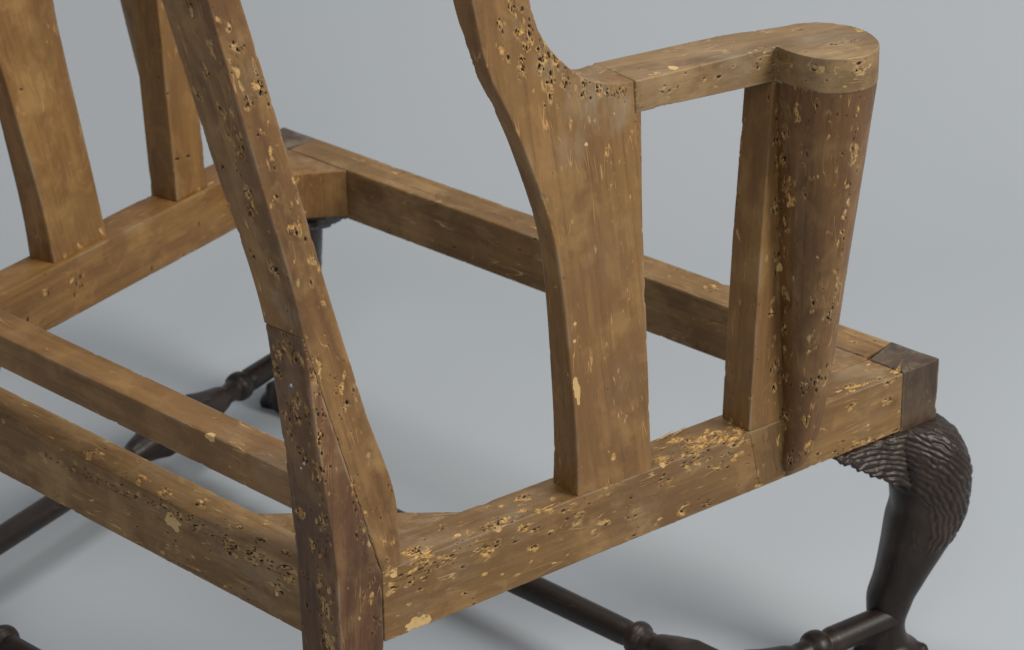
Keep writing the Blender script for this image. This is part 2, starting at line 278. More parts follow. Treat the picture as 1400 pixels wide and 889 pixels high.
 ('c',0.2889,-0.0022,0.5115,0.00188,1),('h',0.2871,-0.0082,0.5027,0.00088,0.6),('c',0.2858,-0.0176,0.5056,0.00164,1),('c',0.2893,-0.0005,0.4862,0.00166,1),('c',0.2886,-0.0038,0.484,0.00118,1),
 ('c',0.2881,-0.0055,0.4444,0.00239,1),('c',0.2882,-0.0054,0.439,0.00215,1),('c',0.2916,0.0118,0.4283,0.00217,1),('c',0.2912,0.0104,0.4222,0.00217,1),('c',0.2908,0.0092,0.4182,0.00169,1),
 ('h',0.289,0.0015,0.4548,0.00074,0.6),('h',0.2902,0.0067,0.4016,0.00075,0.6),('g',0.2919,0.0121,0.4077,0.00242,4.0),('h',0.275,-0.0189,0.483,0.00073,0.6),('c',0.274,-0.0169,0.4552,0.00167,1),
 ('g',0.2591,-0.0145,0.4457,0.00434,7.0),('g',0.2552,-0.0152,0.4334,0.00387,6.0),('g',0.2738,-0.0132,0.4168,0.00483,8.0),('g',0.2593,-0.0125,0.3984,0.00488,7.0),('c',0.2877,-0.0079,0.4694,0.00119,1),
 ('c',0.29,0.0062,0.4704,0.00095,1),('h',0.2888,-0.0008,0.4646,0.00059,0.6),('c',0.2925,0.0167,0.3946,0.00122,1),('c',0.2929,0.0213,0.4094,0.00146,1),('c',0.2907,0.0689,0.2708,0.00308,1),
 ('c',0.299,0.068,0.2715,0.00307,1),('c',0.3021,0.072,0.2698,0.00307,1),('g',0.3016,0.0673,0.2669,0.00614,12.0),('c',0.2922,0.0726,0.2727,0.00205,1),('p',0.2995,0.1052,0.2707,0.00259,1),
 ('c',0.2996,0.1015,0.2712,0.00207,1),('c',0.2992,0.0946,0.2711,0.00155,1),('c',0.2872,0.1199,0.2704,0.00157,1),('g',0.2818,0.1032,0.2713,0.00364,6.0),('c',0.3016,0.1119,0.2704,0.00156,1),
 ('g',0.3062,0.1385,0.2714,0.00627,9.0),('c',0.3085,0.1452,0.2706,0.00209,1),('c',0.3138,0.1299,0.2708,0.00208,1),('p',0.3142,0.131,0.2711,0.0026,1),('c',0.3038,0.1298,0.2706,0.00156,1),
 ('c',0.2939,0.1559,0.2701,0.00211,1),('g',0.288,0.1499,0.2705,0.00264,4.0),('c',0.31,0.1611,0.2698,0.00237,1),('g',0.2971,0.1765,0.2705,0.00637,8.0),('c',0.3193,0.1665,0.2704,0.00184,1),
 ('c',0.3199,0.1728,0.2703,0.0021,1),('c',0.3204,0.1777,0.2708,0.00184,1),('c',0.3141,0.1885,0.2699,0.00239,1),('h',0.3226,0.1877,0.2638,0.00131,0.6),('c',0.3241,0.1883,0.2623,0.00159,1),
 ('p',0.2568,0.1044,0.2685,0.0021,1),('c',0.2973,0.0404,0.2684,0.00254,1),('p',0.2971,0.0433,0.2665,0.00305,1),('c',0.3003,0.0591,0.2629,0.00204,1),('g',0.3021,0.0691,0.2556,0.00359,6.0),
 ('g',0.3004,0.0564,0.2542,0.00409,6.0),('c',0.2994,0.053,0.2523,0.00154,1),('h',0.3006,0.0644,0.2459,0.00096,0.6),('c',0.302,0.0659,0.2452,0.00129,1),('g',0.3055,0.0877,0.2611,0.00464,7.0),
 ('h',0.3038,0.0792,0.2577,0.0008,0.6),('h',0.307,0.0997,0.2504,0.00113,0.6),('c',0.3084,0.1019,0.2482,0.0013,1),('g',0.3112,0.1216,0.2555,0.00469,7.0),('c',0.312,0.123,0.254,0.00234,1),
 ('h',0.3125,0.1278,0.2575,0.00081,0.6),('h',0.3151,0.1454,0.2538,0.00114,0.6),('c',0.3162,0.1456,0.2517,0.00105,1),('g',0.3141,0.1322,0.2586,0.00417,5.0),('c',0.3173,0.1509,0.2643,0.00236,1),
 ('g',0.3167,0.1531,0.2625,0.00315,6.0),('h',0.3186,0.1632,0.2577,0.00098,0.6),('g',0.3218,0.1773,0.2509,0.00212,3.0),('g',0.3259,0.2011,0.2538,0.00479,9.0),('c',0.3261,0.2009,0.2552,0.0016,1),
 ('h',0.323,0.1878,0.2511,0.00082,0.6),('g',0.3187,0.1619,0.2419,0.00317,4.0),('c',0.3186,0.1621,0.2424,0.00132,1),('c',0.3111,0.118,0.2378,0.00157,1),('c',0.3137,0.1333,0.232,0.00131,1),
 ('c',0.3162,0.1465,0.2264,0.00159,1),('g',0.3081,0.1014,0.2278,0.00209,2.0),('g',0.3097,0.1084,0.2192,0.00314,4.0),('c',0.2996,0.055,0.2373,0.00154,1),('c',0.298,0.0449,0.2323,0.00128,1),
 ('p',0.2998,0.0552,0.2192,0.00517,1),('p',0.3008,0.0607,0.2195,0.00621,1),('p',0.3016,0.0664,0.2183,0.00467,1),('g',0.2977,0.0406,0.2549,0.00408,5.0),('h',0.2961,0.0393,0.279,0.00078,0.6),
 ('c',0.2971,0.0446,0.291,0.00152,1),('c',0.306,0.0924,0.2443,0.00104,1),('c',0.3094,0.1078,0.2567,0.00104,1),('c',0.3104,0.1146,0.269,0.00129,1),('c',0.3182,0.1584,0.2317,0.00132,1),
 ('c',0.3241,0.1909,0.2257,0.00107,1),('c',0.3293,0.221,0.2206,0.00135,1),('c',0.333,0.2413,0.2193,0.00109,1),('c',0.3352,0.2552,0.236,0.00136,1),('c',0.332,0.2344,0.2467,0.00108,1),
 ('c',0.3031,0.0727,0.2281,0.00104,1),('c',0.3392,0.2764,0.2253,0.00192,1),('g',0.3438,0.3005,0.2249,0.00497,7.0),('c',0.3428,0.2966,0.2261,0.00221,1),('g',0.3476,0.3219,0.2223,0.00445,6.0),
 ('c',0.3476,0.3219,0.2216,0.00195,1),('h',0.339,0.2781,0.2532,0.00101,0.6),('c',0.344,0.3067,0.2581,0.00192,1),('c',0.3521,0.3461,0.2518,0.00222,1),('c',0.3534,0.3567,0.2548,0.00167,1),
 ('c',0.3314,0.2844,0.2695,0.00245,1),('c',0.3395,0.284,0.2695,0.00217,1),('c',0.3431,0.3212,0.2693,0.00303,1),('c',0.3452,0.3471,0.2696,0.00361,1),('c',0.3287,0.3111,0.2695,0.0022,1),
 ('c',0.3462,0.3651,0.2709,0.00195,1),('c',0.3381,0.3602,0.2687,0.00223,1),('c',0.3279,0.3214,0.27,0.00249,1),('c',0.3299,0.3423,0.2692,0.0025,1),('c',0.3363,0.3476,0.2687,0.0025,1),
 ('g',0.3321,0.2835,0.2689,0.00436,7.0),('p',0.3384,0.2811,0.2696,0.00272,1),('c',0.3335,0.2928,0.2699,0.00191,1),('c',0.3351,0.3256,0.2696,0.00248,1),('c',0.3364,0.3335,0.2694,0.00249,1),
 ('c',0.3458,0.3129,0.268,0.00274,1),('c',0.3443,0.3037,0.2607,0.00246,1),('c',0.353,0.3551,0.2641,0.00195,1),('c',0.3523,0.3501,0.2552,0.00222,1),('c',0.3335,0.3667,0.2702,0.00196,1),
 ('g',0.3413,0.3148,0.2693,0.01208,16.0),('g',0.3467,0.3427,0.2693,0.00996,12.0),('c',0.345,0.3318,0.27,0.00221,1),('c',0.3408,0.3026,0.2697,0.00219,1),('c',0.3184,0.2979,0.2699,0.00165,1),
 ('g',0.3345,0.2478,0.242,0.00974,5.0),('g',0.3294,0.2211,0.2392,0.00968,4.0),('c',0.3236,0.1877,0.2361,0.00107,1),('g',0.35,0.3348,0.2487,0.00776,5.0),('g',0.3729,0.4665,0.2574,0.00461,6.0),
 ('g',0.3804,0.5047,0.2503,0.00467,7.0),('g',0.3803,0.5046,0.2671,0.00407,6.0),('c',0.3768,0.521,0.2688,0.00263,1),('c',0.3694,0.4723,0.2694,0.00288,1),('c',0.3693,0.4811,0.2686,0.00289,1),
 ('c',0.3714,0.4868,0.2684,0.0026,1),('g',0.3627,0.4766,0.2681,0.00462,6.0),('c',0.3635,0.4632,0.269,0.00201,1),('c',0.3721,0.4955,0.2685,0.00203,1),('c',0.3726,0.5045,0.2678,0.00175,1),
 ('c',0.3518,0.5163,0.2682,0.00176,1),('g',0.3195,0.5443,0.2683,0.00359,3.0),('c',0.3763,0.4853,0.235,0.00175,1),('c',0.3757,0.4813,0.2207,0.00233,1),('c',0.3766,0.4878,0.2204,0.00234,1),
 ('c',0.3789,0.4993,0.2199,0.00205,1),('g',0.3738,0.4713,0.2208,0.00465,5.0),('g',0.3708,0.4533,0.2225,0.00462,6.0),('c',0.3682,0.4395,0.2465,0.00172,1),('c',0.3608,0.3998,0.2181,0.00171,1),
 ('c',0.3565,0.3744,0.22,0.00169,1),('c',0.3693,0.5207,0.2684,0.00147,1),('h',0.369,0.4525,0.2222,0.00088,0.5),('h',0.3762,0.4835,0.2184,0.00088,0.5),('c',0.3784,0.4952,0.2193,0.00222,0.8),
 ('h',0.3718,0.4605,0.2225,0.00079,0.5),('c',0.3726,0.469,0.2189,0.00154,0.8),('c',0.3815,0.5122,0.2196,0.00189,0.8),('h',0.381,0.5178,0.2198,0.00107,0.5),('c',0.3819,0.5183,0.219,0.00175,0.8),
 ('h',0.3713,0.4589,0.2206,0.00067,0.5),('h',0.376,0.4859,0.2212,0.00096,0.5),('h',0.3737,0.4707,0.2204,0.00069,0.5),('h',0.3819,0.5143,0.22,0.0009,0.5),('h',0.3769,0.4942,0.2186,0.00104,0.5),
 ('h',0.3717,0.4602,0.2208,0.00068,0.5),('h',0.37,0.4897,0.2686,0.00068,0.5),('h',0.3711,0.4953,0.2683,0.00082,0.5),('h',0.3755,0.5072,0.2685,0.0006,0.5),('h',0.3799,0.5218,0.2686,0.00068,0.5),
 ('h',0.3742,0.5013,0.2689,0.001,0.5),('c',0.3669,0.4836,0.2691,0.00151,0.8),('c',0.3693,0.478,0.2688,0.00155,0.8),('h',0.3622,0.4742,0.2694,0.00058,0.5),('h',0.364,0.4682,0.2687,0.00061,0.5),
 ('c',0.3743,0.5044,0.2691,0.00172,0.8),('h',0.3761,0.5156,0.2686,0.00076,0.5),('h',0.3736,0.5014,0.2689,0.00108,0.5),('c',0.3657,0.4717,0.269,0.00222,0.8),('c',0.3644,0.4786,0.269,0.0018,0.8),
 ('h',0.3798,0.5179,0.269,0.00104,0.5),('c',0.3721,0.4929,0.2689,0.00186,0.8),('g',0.3873,0.3932,0.3779,0.00272,3.0),('c',0.3851,0.3949,0.3471,0.00247,1),('c',0.3851,0.3964,0.3362,0.00192,1),
 ('g',0.3932,0.4039,0.3639,0.00437,6.0),('g',0.3965,0.4071,0.374,0.00382,5.0),('g',0.3857,0.4016,0.3063,0.00665,8.0),('c',0.3858,0.4033,0.3051,0.00166,1),('g',0.3794,0.3965,0.3024,0.00444,5.0),
 ('g',0.363,0.394,0.3097,0.00445,6.0),('g',0.3793,0.4101,0.2494,0.00677,10.0),('h',0.366,0.4341,0.2266,0.00142,0.6),('g',0.3629,0.3977,0.2695,0.00562,9.0),('g',0.3682,0.3977,0.2358,0.00509,7.0),
 ('g',0.3801,0.4015,0.2739,0.00336,4.0),('c',0.3778,0.38,0.5336,0.00236,1),('c',0.3792,0.38,0.5295,0.00237,1),('c',0.3796,0.3805,0.5245,0.00237,1),('h',0.3934,0.3831,0.5382,0.00081,0.6),
 ('c',0.4007,0.3886,0.5257,0.00105,1),('c',0.4118,0.4043,0.5333,0.0021,1),('c',0.4114,0.4043,0.5288,0.00184,1),('c',0.3992,0.3888,0.5142,0.00131,1),('h',0.4051,0.3972,0.4997,0.00098,0.6),
 ('c',0.4093,0.4079,0.5026,0.00212,1),('c',0.4087,0.4082,0.4968,0.00212,1),('c',0.4085,0.4079,0.4912,0.00186,1),('c',0.4057,0.4042,0.4722,0.00213,1),('c',0.4058,0.4028,0.4773,0.0016,1),
 ('c',0.3716,0.3827,0.4606,0.00187,1),('c',0.3727,0.3832,0.4561,0.00241,1),('c',0.3749,0.3837,0.4577,0.0016,1),('g',0.3654,0.3826,0.4875,0.00373,6.0),('c',0.368,0.3828,0.463,0.0016,1),
 ('c',0.4038,0.4052,0.4519,0.00214,1),('c',0.4032,0.4046,0.4468,0.00188,1),('c',0.3823,0.3814,0.5059,0.00158,1),('c',0.3827,0.3819,0.4996,0.00132,1),('g',0.3679,0.3818,0.511,0.00424,6.0),
 ('g',0.3697,0.3828,0.4715,0.00427,5.0),('g',0.4022,0.405,0.433,0.00538,5.0),('c',0.4008,0.4036,0.4272,0.00161,1),('g',0.3666,0.385,0.4353,0.00323,5.0),('c',0.3916,0.3917,0.4169,0.00108,1),
 ('c',0.3739,0.3869,0.3956,0.00136,1),('h',0.3931,0.3974,0.3888,0.00067,0.6),('c',0.3983,0.403,0.4033,0.00162,1),('g',0.3654,0.3889,0.3804,0.00328,6.0),('g',0.3635,0.3909,0.349,0.0033,6.0),
 ('c',0.3874,0.387,0.4463,0.00107,1),('c',0.3938,0.3872,0.4823,0.00106,1),('c',0.3901,0.3793,0.567,0.00234,1),('g',0.3915,0.3799,0.5666,0.00468,7.0),('p',0.3969,0.3814,0.5658,0.00208,1),
 ('c',0.3736,0.3772,0.5632,0.00183,1),('c',0.4149,0.399,0.5658,0.00234,1),('g',0.4156,0.4014,0.5653,0.00417,6.0),('c',0.4172,0.4096,0.565,0.00235,1),('c',0.4165,0.4047,0.5624,0.00183,1),
 ('h',0.3999,0.3837,0.5572,0.00097,0.6),('h',0.3856,0.3781,0.5554,0.00081,0.6),('h',0.3466,0.4184,0.5739,0.00232,0.6),('h',0.3487,0.4191,0.5731,0.00166,0.6),('h',0.3855,0.4121,0.5739,0.00229,0.6),
 ('h',0.3839,0.4107,0.5734,0.00163,0.6),('c',0.4031,0.4152,0.5733,0.00105,1),('c',0.4101,0.3909,0.5522,0.00156,1),('c',0.3775,0.377,0.5493,0.00131,1),('g',0.3904,0.4253,0.5737,0.00529,5.0),
 ('c',0.4085,0.3897,0.551,0.00156,1),('p',0.3355,0.2934,0.5763,0.00357,1),('g',0.3415,0.2912,0.5654,0.00204,4.0),('g',0.34,0.2774,0.5663,0.00304,5.0),('h',0.3454,0.3143,0.5658,0.00096,0.6),
 ('c',0.3463,0.3155,0.5646,0.00154,1),('h',0.3472,0.3281,0.5629,0.00128,0.6),('c',0.3477,0.3236,0.5572,0.00181,1),('h',0.357,0.3767,0.5621,0.00098,0.6),('h',0.361,0.3799,0.5644,0.00098,0.6),
 ('c',0.3525,0.3637,0.574,0.00183,1),('g',0.3402,0.2827,0.5611,0.00305,3.0),('h',0.336,0.2589,0.5663,0.00063,0.6),('g',0.3542,0.3619,0.5639,0.00314,3.0),('c',0.3526,0.3569,0.5742,0.00156,1),
 ('c',0.3552,0.3695,0.5725,0.00131,1),('g',0.339,0.2731,0.5736,0.00708,4.0),('g',0.3312,0.3621,0.5744,0.01261,4.0),('c',0.3362,0.2586,0.5595,0.00101,1),('c',0.3572,0.3838,0.5246,0.00186,1),
 ('c',0.3569,0.3845,0.5176,0.00213,1),('c',0.3573,0.3834,0.5113,0.00213,1),('g',0.3574,0.3828,0.5013,0.0032,6.0),('c',0.3564,0.3855,0.4451,0.00216,1),('g',0.3579,0.3834,0.4479,0.00431,6.0),
 ('p',0.3587,0.3896,0.399,0.00327,1),('c',0.3574,0.3836,0.3726,0.00219,1),('g',0.3576,0.3819,0.3631,0.00219,4.0),('c',0.358,0.3867,0.3421,0.00193,1),('g',0.3586,0.3869,0.3177,0.00443,6.0),
 ('g',0.3589,0.3899,0.2999,0.0039,5.0),('c',0.3534,0.365,0.2971,0.00138,1),('c',0.3579,0.3835,0.4881,0.0016,1),('c',0.3576,0.3827,0.474,0.00134,1),('c',0.358,0.385,0.4269,0.00162,1),
 ('g',0.3582,0.3846,0.4095,0.0038,5.0),('h',0.3576,0.3856,0.3654,0.00094,0.5),('c',0.3567,0.3825,0.5304,0.00116,0.8),('c',0.3579,0.3844,0.4822,0.002,0.8),('h',0.3578,0.3863,0.4309,0.00074,0.5),
 ('h',0.3568,0.3823,0.5179,0.00083,0.5),('h',0.3575,0.3848,0.5095,0.00056,0.5),('h',0.3573,0.3831,0.502,0.00065,0.5),('h',0.358,0.3878,0.2997,0.00099,0.5),('h',0.358,0.3858,0.3939,0.00064,0.5),
 ('h',0.3568,0.3846,0.5178,0.00104,0.5),('h',0.3574,0.3844,0.4899,0.00065,0.5),('c',0.3579,0.3857,0.338,0.00206,0.8),('h',0.3574,0.384,0.4559,0.00099,0.5),('h',0.3578,0.3859,0.3956,0.0008,0.5),
 ('h',0.3583,0.3867,0.3613,0.00059,0.5),('c',0.3582,0.3848,0.4067,0.00174,0.8),('h',0.3572,0.3826,0.4836,0.00076,0.5),('c',0.3576,0.3834,0.516,0.00183,0.8),('c',0.3582,0.3882,0.3248,0.0017,0.8),
 ('c',0.3581,0.3865,0.438,0.0016,0.8),('c',0.3578,0.3837,0.3492,0.00142,0.8),('c',0.3583,0.3872,0.3095,0.00144,0.8),('g',0.3159,0.1526,0.6524,0.00287,6.0),('h',0.3169,0.1612,0.6494,0.00119,0.6),
 ('g',0.3151,0.1428,0.6433,0.00287,6.0),('h',0.3142,0.145,0.6375,0.00089,0.6),('g',0.317,0.158,0.6342,0.00337,6.0),('c',0.3196,0.1663,0.6341,0.00265,1),('g',0.3187,0.1651,0.6337,0.00338,6.0),
 ('c',0.3182,0.1623,0.6404,0.00193,1),('g',0.3192,0.1742,0.6187,0.00243,5.0),('g',0.3176,0.1603,0.6155,0.00242,4.0),('g',0.3157,0.16,0.6075,0.00339,7.0),('c',0.3157,0.16,0.6075,0.00145,1),
 ('g',0.3214,0.1759,0.6111,0.00292,6.0),('g',0.3205,0.1746,0.6046,0.00292,5.0),('g',0.3222,0.1879,0.608,0.00293,5.0),('h',0.3233,0.1952,0.6006,0.00076,0.6),('g',0.3243,0.1954,0.5904,0.00393,8.0),
 ('g',0.3067,0.2257,0.5845,0.00301,5.0),('g',0.3273,0.2125,0.5873,0.00396,7.0),('h',0.3269,0.2166,0.574,0.00123,0.6),('g',0.3264,0.2105,0.5782,0.00297,5.0),('g',0.3295,0.2233,0.5796,0.00298,5.0),
 ('g',0.3304,0.229,0.5729,0.00349,5.0),('h',0.3306,0.2339,0.5715,0.00093,0.6),('g',0.3326,0.2423,0.5707,0.00351,5.0),('c',0.3326,0.2423,0.5712,0.0015,1),('h',0.3326,0.2452,0.564,0.00078,0.6),
 ('c',0.319,0.1688,0.5909,0.00122,1),('c',0.3209,0.1773,0.5796,0.00147,1),('h',0.3201,0.178,0.5782,0.00061,0.6),('c',0.3229,0.1887,0.5758,0.00148,1),('h',0.3225,0.1891,0.5751,0.00061,0.6),
 ('c',0.3245,0.1991,0.5595,0.00198,1),('c',0.3271,0.2147,0.5593,0.00149,1),('c',0.3283,0.2192,0.5567,0.00125,1),('p',0.3314,0.236,0.5589,0.001,1),('p',0.3267,0.212,0.5414,0.0015,1),
 ('c',0.3297,0.2295,0.5342,0.00126,1),('c',0.33,0.2292,0.53,0.00151,1),('c',0.33,0.2299,0.5249,0.00151,1),('c',0.3312,0.2339,0.5224,0.00126,1),('c',0.3321,0.2412,0.5226,0.00126,1),
 ('h',0.3343,0.254,0.548,0.00078,0.6),('c',0.3345,0.2522,0.541,0.00152,1),('c',0.3312,0.2345,0.4884,0.00102,1),('c',0.3331,0.2455,0.4859,0.00102,1),('c',0.3326,0.2405,0.4713,0.00102,1),
 ('c',0.3318,0.2391,0.4469,0.00103,1),('c',0.3332,0.2476,0.4411,0.00103,1),('c',0.3324,0.2407,0.401,0.00104,1),('c',0.3324,0.243,0.4077,0.00104,1),('c',0.3324,0.2406,0.354,0.00131,1),
 ('c',0.3318,0.2389,0.3603,0.00105,1),('c',0.3318,0.2397,0.3245,0.00185,1),('c',0.3331,0.2454,0.3197,0.00212,1),('c',0.3306,0.2344,0.2926,0.00213,1),('c',0.3303,0.2308,0.2976,0.00106,1),
 ('p',0.3251,0.201,0.4096,0.00102,1),('p',0.325,0.2008,0.3965,0.00103,1),('c',0.3209,0.1974,0.3694,0.00129,1),('c',0.3337,0.2501,0.4934,0.00102,1),('c',0.3167,0.1558,0.6468,0.00144,1),
 ('c',0.3195,0.1701,0.6411,0.00121,1),('g',0.3182,0.1654,0.6244,0.00484,6.0),('g',0.3222,0.1841,0.5972,0.00587,6.0),('c',0.3335,0.2473,0.4231,0.00104,1),('g',0.3153,0.1461,0.6214,0.00481,3.0),
 ('g',0.3217,0.1809,0.5902,0.00685,4.0),('g',-0.1509,0.5375,0.2692,0.01486,8.0),('c',-0.1594,0.5605,0.2691,0.00238,1),('g',-0.2169,0.5453,0.2694,0.01241,6.0),('g',0.1285,0.5506,0.2689,0.01007,6.0),
 ('g',0.1665,0.5438,0.269,0.00746,5.0),('c',0.1301,0.5584,0.2688,0.00158,1),('g',-0.0623,0.542,0.2692,0.01056,5.0),('g',-0.2815,0.5497,0.2696,0.00983,5.0),('g',0.3105,0.5563,0.269,0.00843,5.0),
 ('c',-0.1473,0.5261,0.2665,0.00168,1),('c',-0.1312,0.5255,0.2295,0.00135,1),('c',-0.299,0.2219,0.2717,0.00228,1),('c',-0.3021,0.2393,0.2755,0.00262,1),('c',-0.3074,0.2697,0.276,0.00231,1),
 ('c',-0.3282,0.3977,0.2723,0.0024,1),('c',-0.3354,0.4214,0.2688,0.00242,1),('g',-0.2937,0.2266,0.2434,0.00917,4.0),('g',-0.2865,0.1861,0.2526,0.00646,3.0),('c',-0.2944,0.2303,0.2561,0.00131,1),
 ('c',-0.3265,0.3644,0.4166,0.001,1),('c',-0.3117,0.238,0.4787,0.00127,1),('h',-0.3241,0.3716,0.3113,0.00084,0.6),('h',-0.3266,0.3864,0.3069,0.00084,0.6),('d',0.3262,0.2121,0.5772,0.02727,1.0),
 ('d',0.3315,0.2359,0.5611,0.02255,1.0),('d',0.3216,0.1813,0.6056,0.01951,0.8),('d',0.3247,0.1987,0.5438,0.01987,0.6),('d',0.3187,0.1638,0.635,0.01447,0.5),('d',0.3165,0.1524,0.6426,0.01439,0.4),
 ('d',0.3045,0.1471,0.2707,0.02359,0.7),('d',0.2997,0.0999,0.2713,0.02067,0.7),('d',0.306,0.184,0.2706,0.02122,0.6),('d',0.2797,0.0762,0.2709,0.01549,0.4),('d',0.3448,0.3106,0.2692,0.02739,0.5),
 ('d',0.354,0.4978,0.2687,0.02917,0.8),('d',0.3414,0.3495,0.5747,0.03126,0.7),('d',0.3717,0.4199,0.5736,0.03186,0.8),('d',0.3956,0.3806,0.5652,0.02598,0.5),('d',0.339,0.2731,0.5736,0.02024,0.4),
 ('d',0.2002,0.0005,0.2434,0.03136,0.6),('d',0.1624,0.0004,0.2586,0.02638,0.6),('d',0.0633,0.0157,0.2697,0.02738,0.3),('d',0.2763,-0.0191,0.4804,0.01184,0.9),('d',0.2679,-0.0204,0.4887,0.01043,0.8),
 ('d',0.2634,-0.0162,0.4488,0.01441,0.5),('d',0.2701,-0.0145,0.4236,0.01448,0.3),('d',0.2705,-0.0403,0.5772,0.01841,0.3),('d',0.2827,-0.0392,0.6478,0.01804,0.4),('d',-0.3487,0.5544,0.2697,0.02865,0.3),
 ('d',0.3077,0.0982,0.2484,0.02592,0.3),('d',0.3357,0.2546,0.2395,0.03256,0.3),('d',0.377,0.4877,0.2415,0.02326,0.3),('d',0.2243,0.0005,0.3406,0.03027,0.5),('d',0.1773,0.0086,0.3434,0.02572,0.4),
 ('d',0.3326,0.2419,0.3524,0.02629,0.25),('d',0.3303,0.2292,0.4481,0.02561,0.2),('d',0.2999,0.0546,0.2352,0.02058,0.3),('c',0.1753,0.0014,0.262,0.00134,0.8),('c',0.1625,0.0003,0.2589,0.00136,0.8),
 ('h',0.1152,0.0006,0.2593,0.00062,0.5),('c',0.2101,0.0003,0.2679,0.00194,0.8),('h',0.1555,0.001,0.2604,0.00081,0.5),('h',0.1777,0.0002,0.2586,0.00077,0.5),('h',0.2278,0.0011,0.2642,0.00093,0.5),
 ('h',0.1037,0.0005,0.2603,0.00063,0.5),('h',0.1077,0.0013,0.2577,0.00107,0.5),('h',0.214,0.0008,0.2627,0.00052,0.5),('h',0.1637,0.0006,0.2615,0.00058,0.5),('h',0.146,0.0008,0.2579,0.00067,0.5),
 ('c',0.1055,0.0001,0.2599,0.00206,0.8),('c',0.2168,0.0007,0.2615,0.00185,0.8),('h',0.1758,0.001,0.2648,0.00061,0.5),('c',0.1022,-0.0001,0.2651,0.00158,0.8),('h',0.1998,0.0008,0.2651,0.00074,0.5),
 ('c',0.1776,-0.0001,0.2619,0.00209,0.8),('h',0.1785,0.001,0.2604,0.00095,0.5),('h',0.1678,0.0007,0.2629,0.0008,0.5),('c',0.1633,0.0006,0.2662,0.0017,0.8),('h',0.1037,0.0004,0.2624,0.00069,0.5),
 ('c',0.2035,0.0009,0.2631,0.00142,0.8),('c',0.1799,0.0004,0.2672,0.00125,0.8),('c',0.2328,0.0007,0.2611,0.00135,0.8),('h',0.1449,0.0006,0.2652,0.00074,0.5),('c',0.1433,0.0005,0.2613,0.00115,0.8),
 ('h',0.1345,0.0009,0.2609,0.00093,0.5),('h',0.219,0.0008,0.2646,0.00066,0.5),('h',0.2389,0.0007,0.2625,0.00065,0.5),('c',0.1816,0.0005,0.2625,0.0012,0.8),('c',0.232,0.0007,0.2576,0.0017,0.8),
 ('h',0.1244,0.0007,0.2616,0.00064,0.5),('c',0.2189,0.001,0.263,0.00159,0.8),('c',0.1587,0.0001,0.2618,0.00135,0.8),('h',0.1205,0.0007,0.261,0.00103,0.5),('c',0.113,0.0007,0.2573,0.00213,0.8),
 ('h',0.1339,0.0006,0.2566,0.00091,0.5),('c',0.1488,0.0003,0.2626,0.00189,0.8),('h',0.1803,0.0015,0.2602,0.0008,0.5),('c',0.2207,0.0007,0.2601,0.00191,0.8),('h',0.1306,0.0007,0.264,0.00067,0.5),
 ('h',0.1343,0.0013,0.2611,0.001,0.5),('c',0.1205,0.0012,0.2622,0.00213,0.8),('h',0.1974,0.0003,0.2622,0.0008,0.5),('h',0.1665,0.0006,0.2604,0.00079,0.5),('h',0.1546,0.0007,0.2599,0.00105,0.5),
 ('h',0.2365,0.0009,0.2665,0.00101,0.5),('c',0.1423,0.0002,0.2611,0.00142,0.8),('h',0.1928,0.0006,0.2566,0.00077,0.5),('h',0.0511,0.0007,0.2637,0.00079,0.5),('c',0.0576,0.0014,0.2583,0.00195,0.8),
 ('c',-0.0074,0.0005,0.2559,0.00153,0.8),('h',0.0063,0.0009,0.2551,0.00104,0.5),('h',0.0669,0.0007,0.2585,0.00076,0.5),('h',0.027,0.0007,0.2594,0.00064,0.5),('h',0.0082,0.0009,0.2526,0.0006,0.5),
 ('h',0.0223,0.0006,0.2559,0.00107,0.5),('c',0.048,0.0005,0.2622,0.0021,0.8),('c',0.0368,0.0004,0.2586,0.00152,0.8),('h',0.0418,0.0007,0.2593,0.001,0.5),('h',0.0552,0.0007,0.2589,0.00055,0.5),
 ('h',0.0822,0.0007,0.2601,0.00082,0.5),('h',0.0341,0.0007,0.2589,0.00061,0.5),('h',0.0989,0.0002,0.2637,0.00095,0.5),('h',0.1004,0.0004,0.263,0.00077,0.5),('h',0.0891,0.0011,0.2632,0.00086,0.5),
 ('h',0.0881,0.0005,0.2602,0.00089,0.5),('h',-0.0108,0.0006,0.2551,0.00061,0.5),('h',0.008,0.001,0.2532,0.00072,0.5),('h',0.0981,0.0006,0.2644,0.0007,0.5),('h',0.0906,0.0006,0.2607,0.00073,0.5),
 ('c',0.235,-0.0004,0.2657,0.00123,0.8),('h',0.1874,0.0009,0.2586,0.00098,0.5),('h',0.2012,0.0008,0.2672,0.00099,0.5),('h',0.2088,0.0009,0.2586,0.00078,0.5),('h',0.2108,0.0008,0.2655,0.00073,0.5),
 ('h',0.2087,0.0009,0.2586,0.00088,0.5),('h',0.2065,0.0008,0.2595,0.00081,0.5),('c',0.1994,0.0011,0.2618,0.00167,0.8),('h',0.1963,0.0008,0.2631,0.00083,0.5),('c',0.2208,0.0011,0.2594,0.00192,0.8),
 ('c',0.2131,0.0004,0.2612,0.00175,0.8),('h',0.2012,0.0015,0.2682,0.00104,0.5),('h',0.2146,0.001,0.2568,0.0009,0.5),('c',0.2213,0.0007,0.2591,0.00153,0.8),('h',0.2184,0.0009,0.2631,0.00082,0.5),
 ('c',0.235,-0.0008,0.2608,0.00159,0.8),('h',0.207,0.001,0.2652,0.00103,0.5),('h',0.2333,0.0012,0.2623,0.00086,0.5),('h',0.2262,0.0009,0.2571,0.00064,0.5),('h',0.2237,0.001,0.2604,0.0008,0.5),
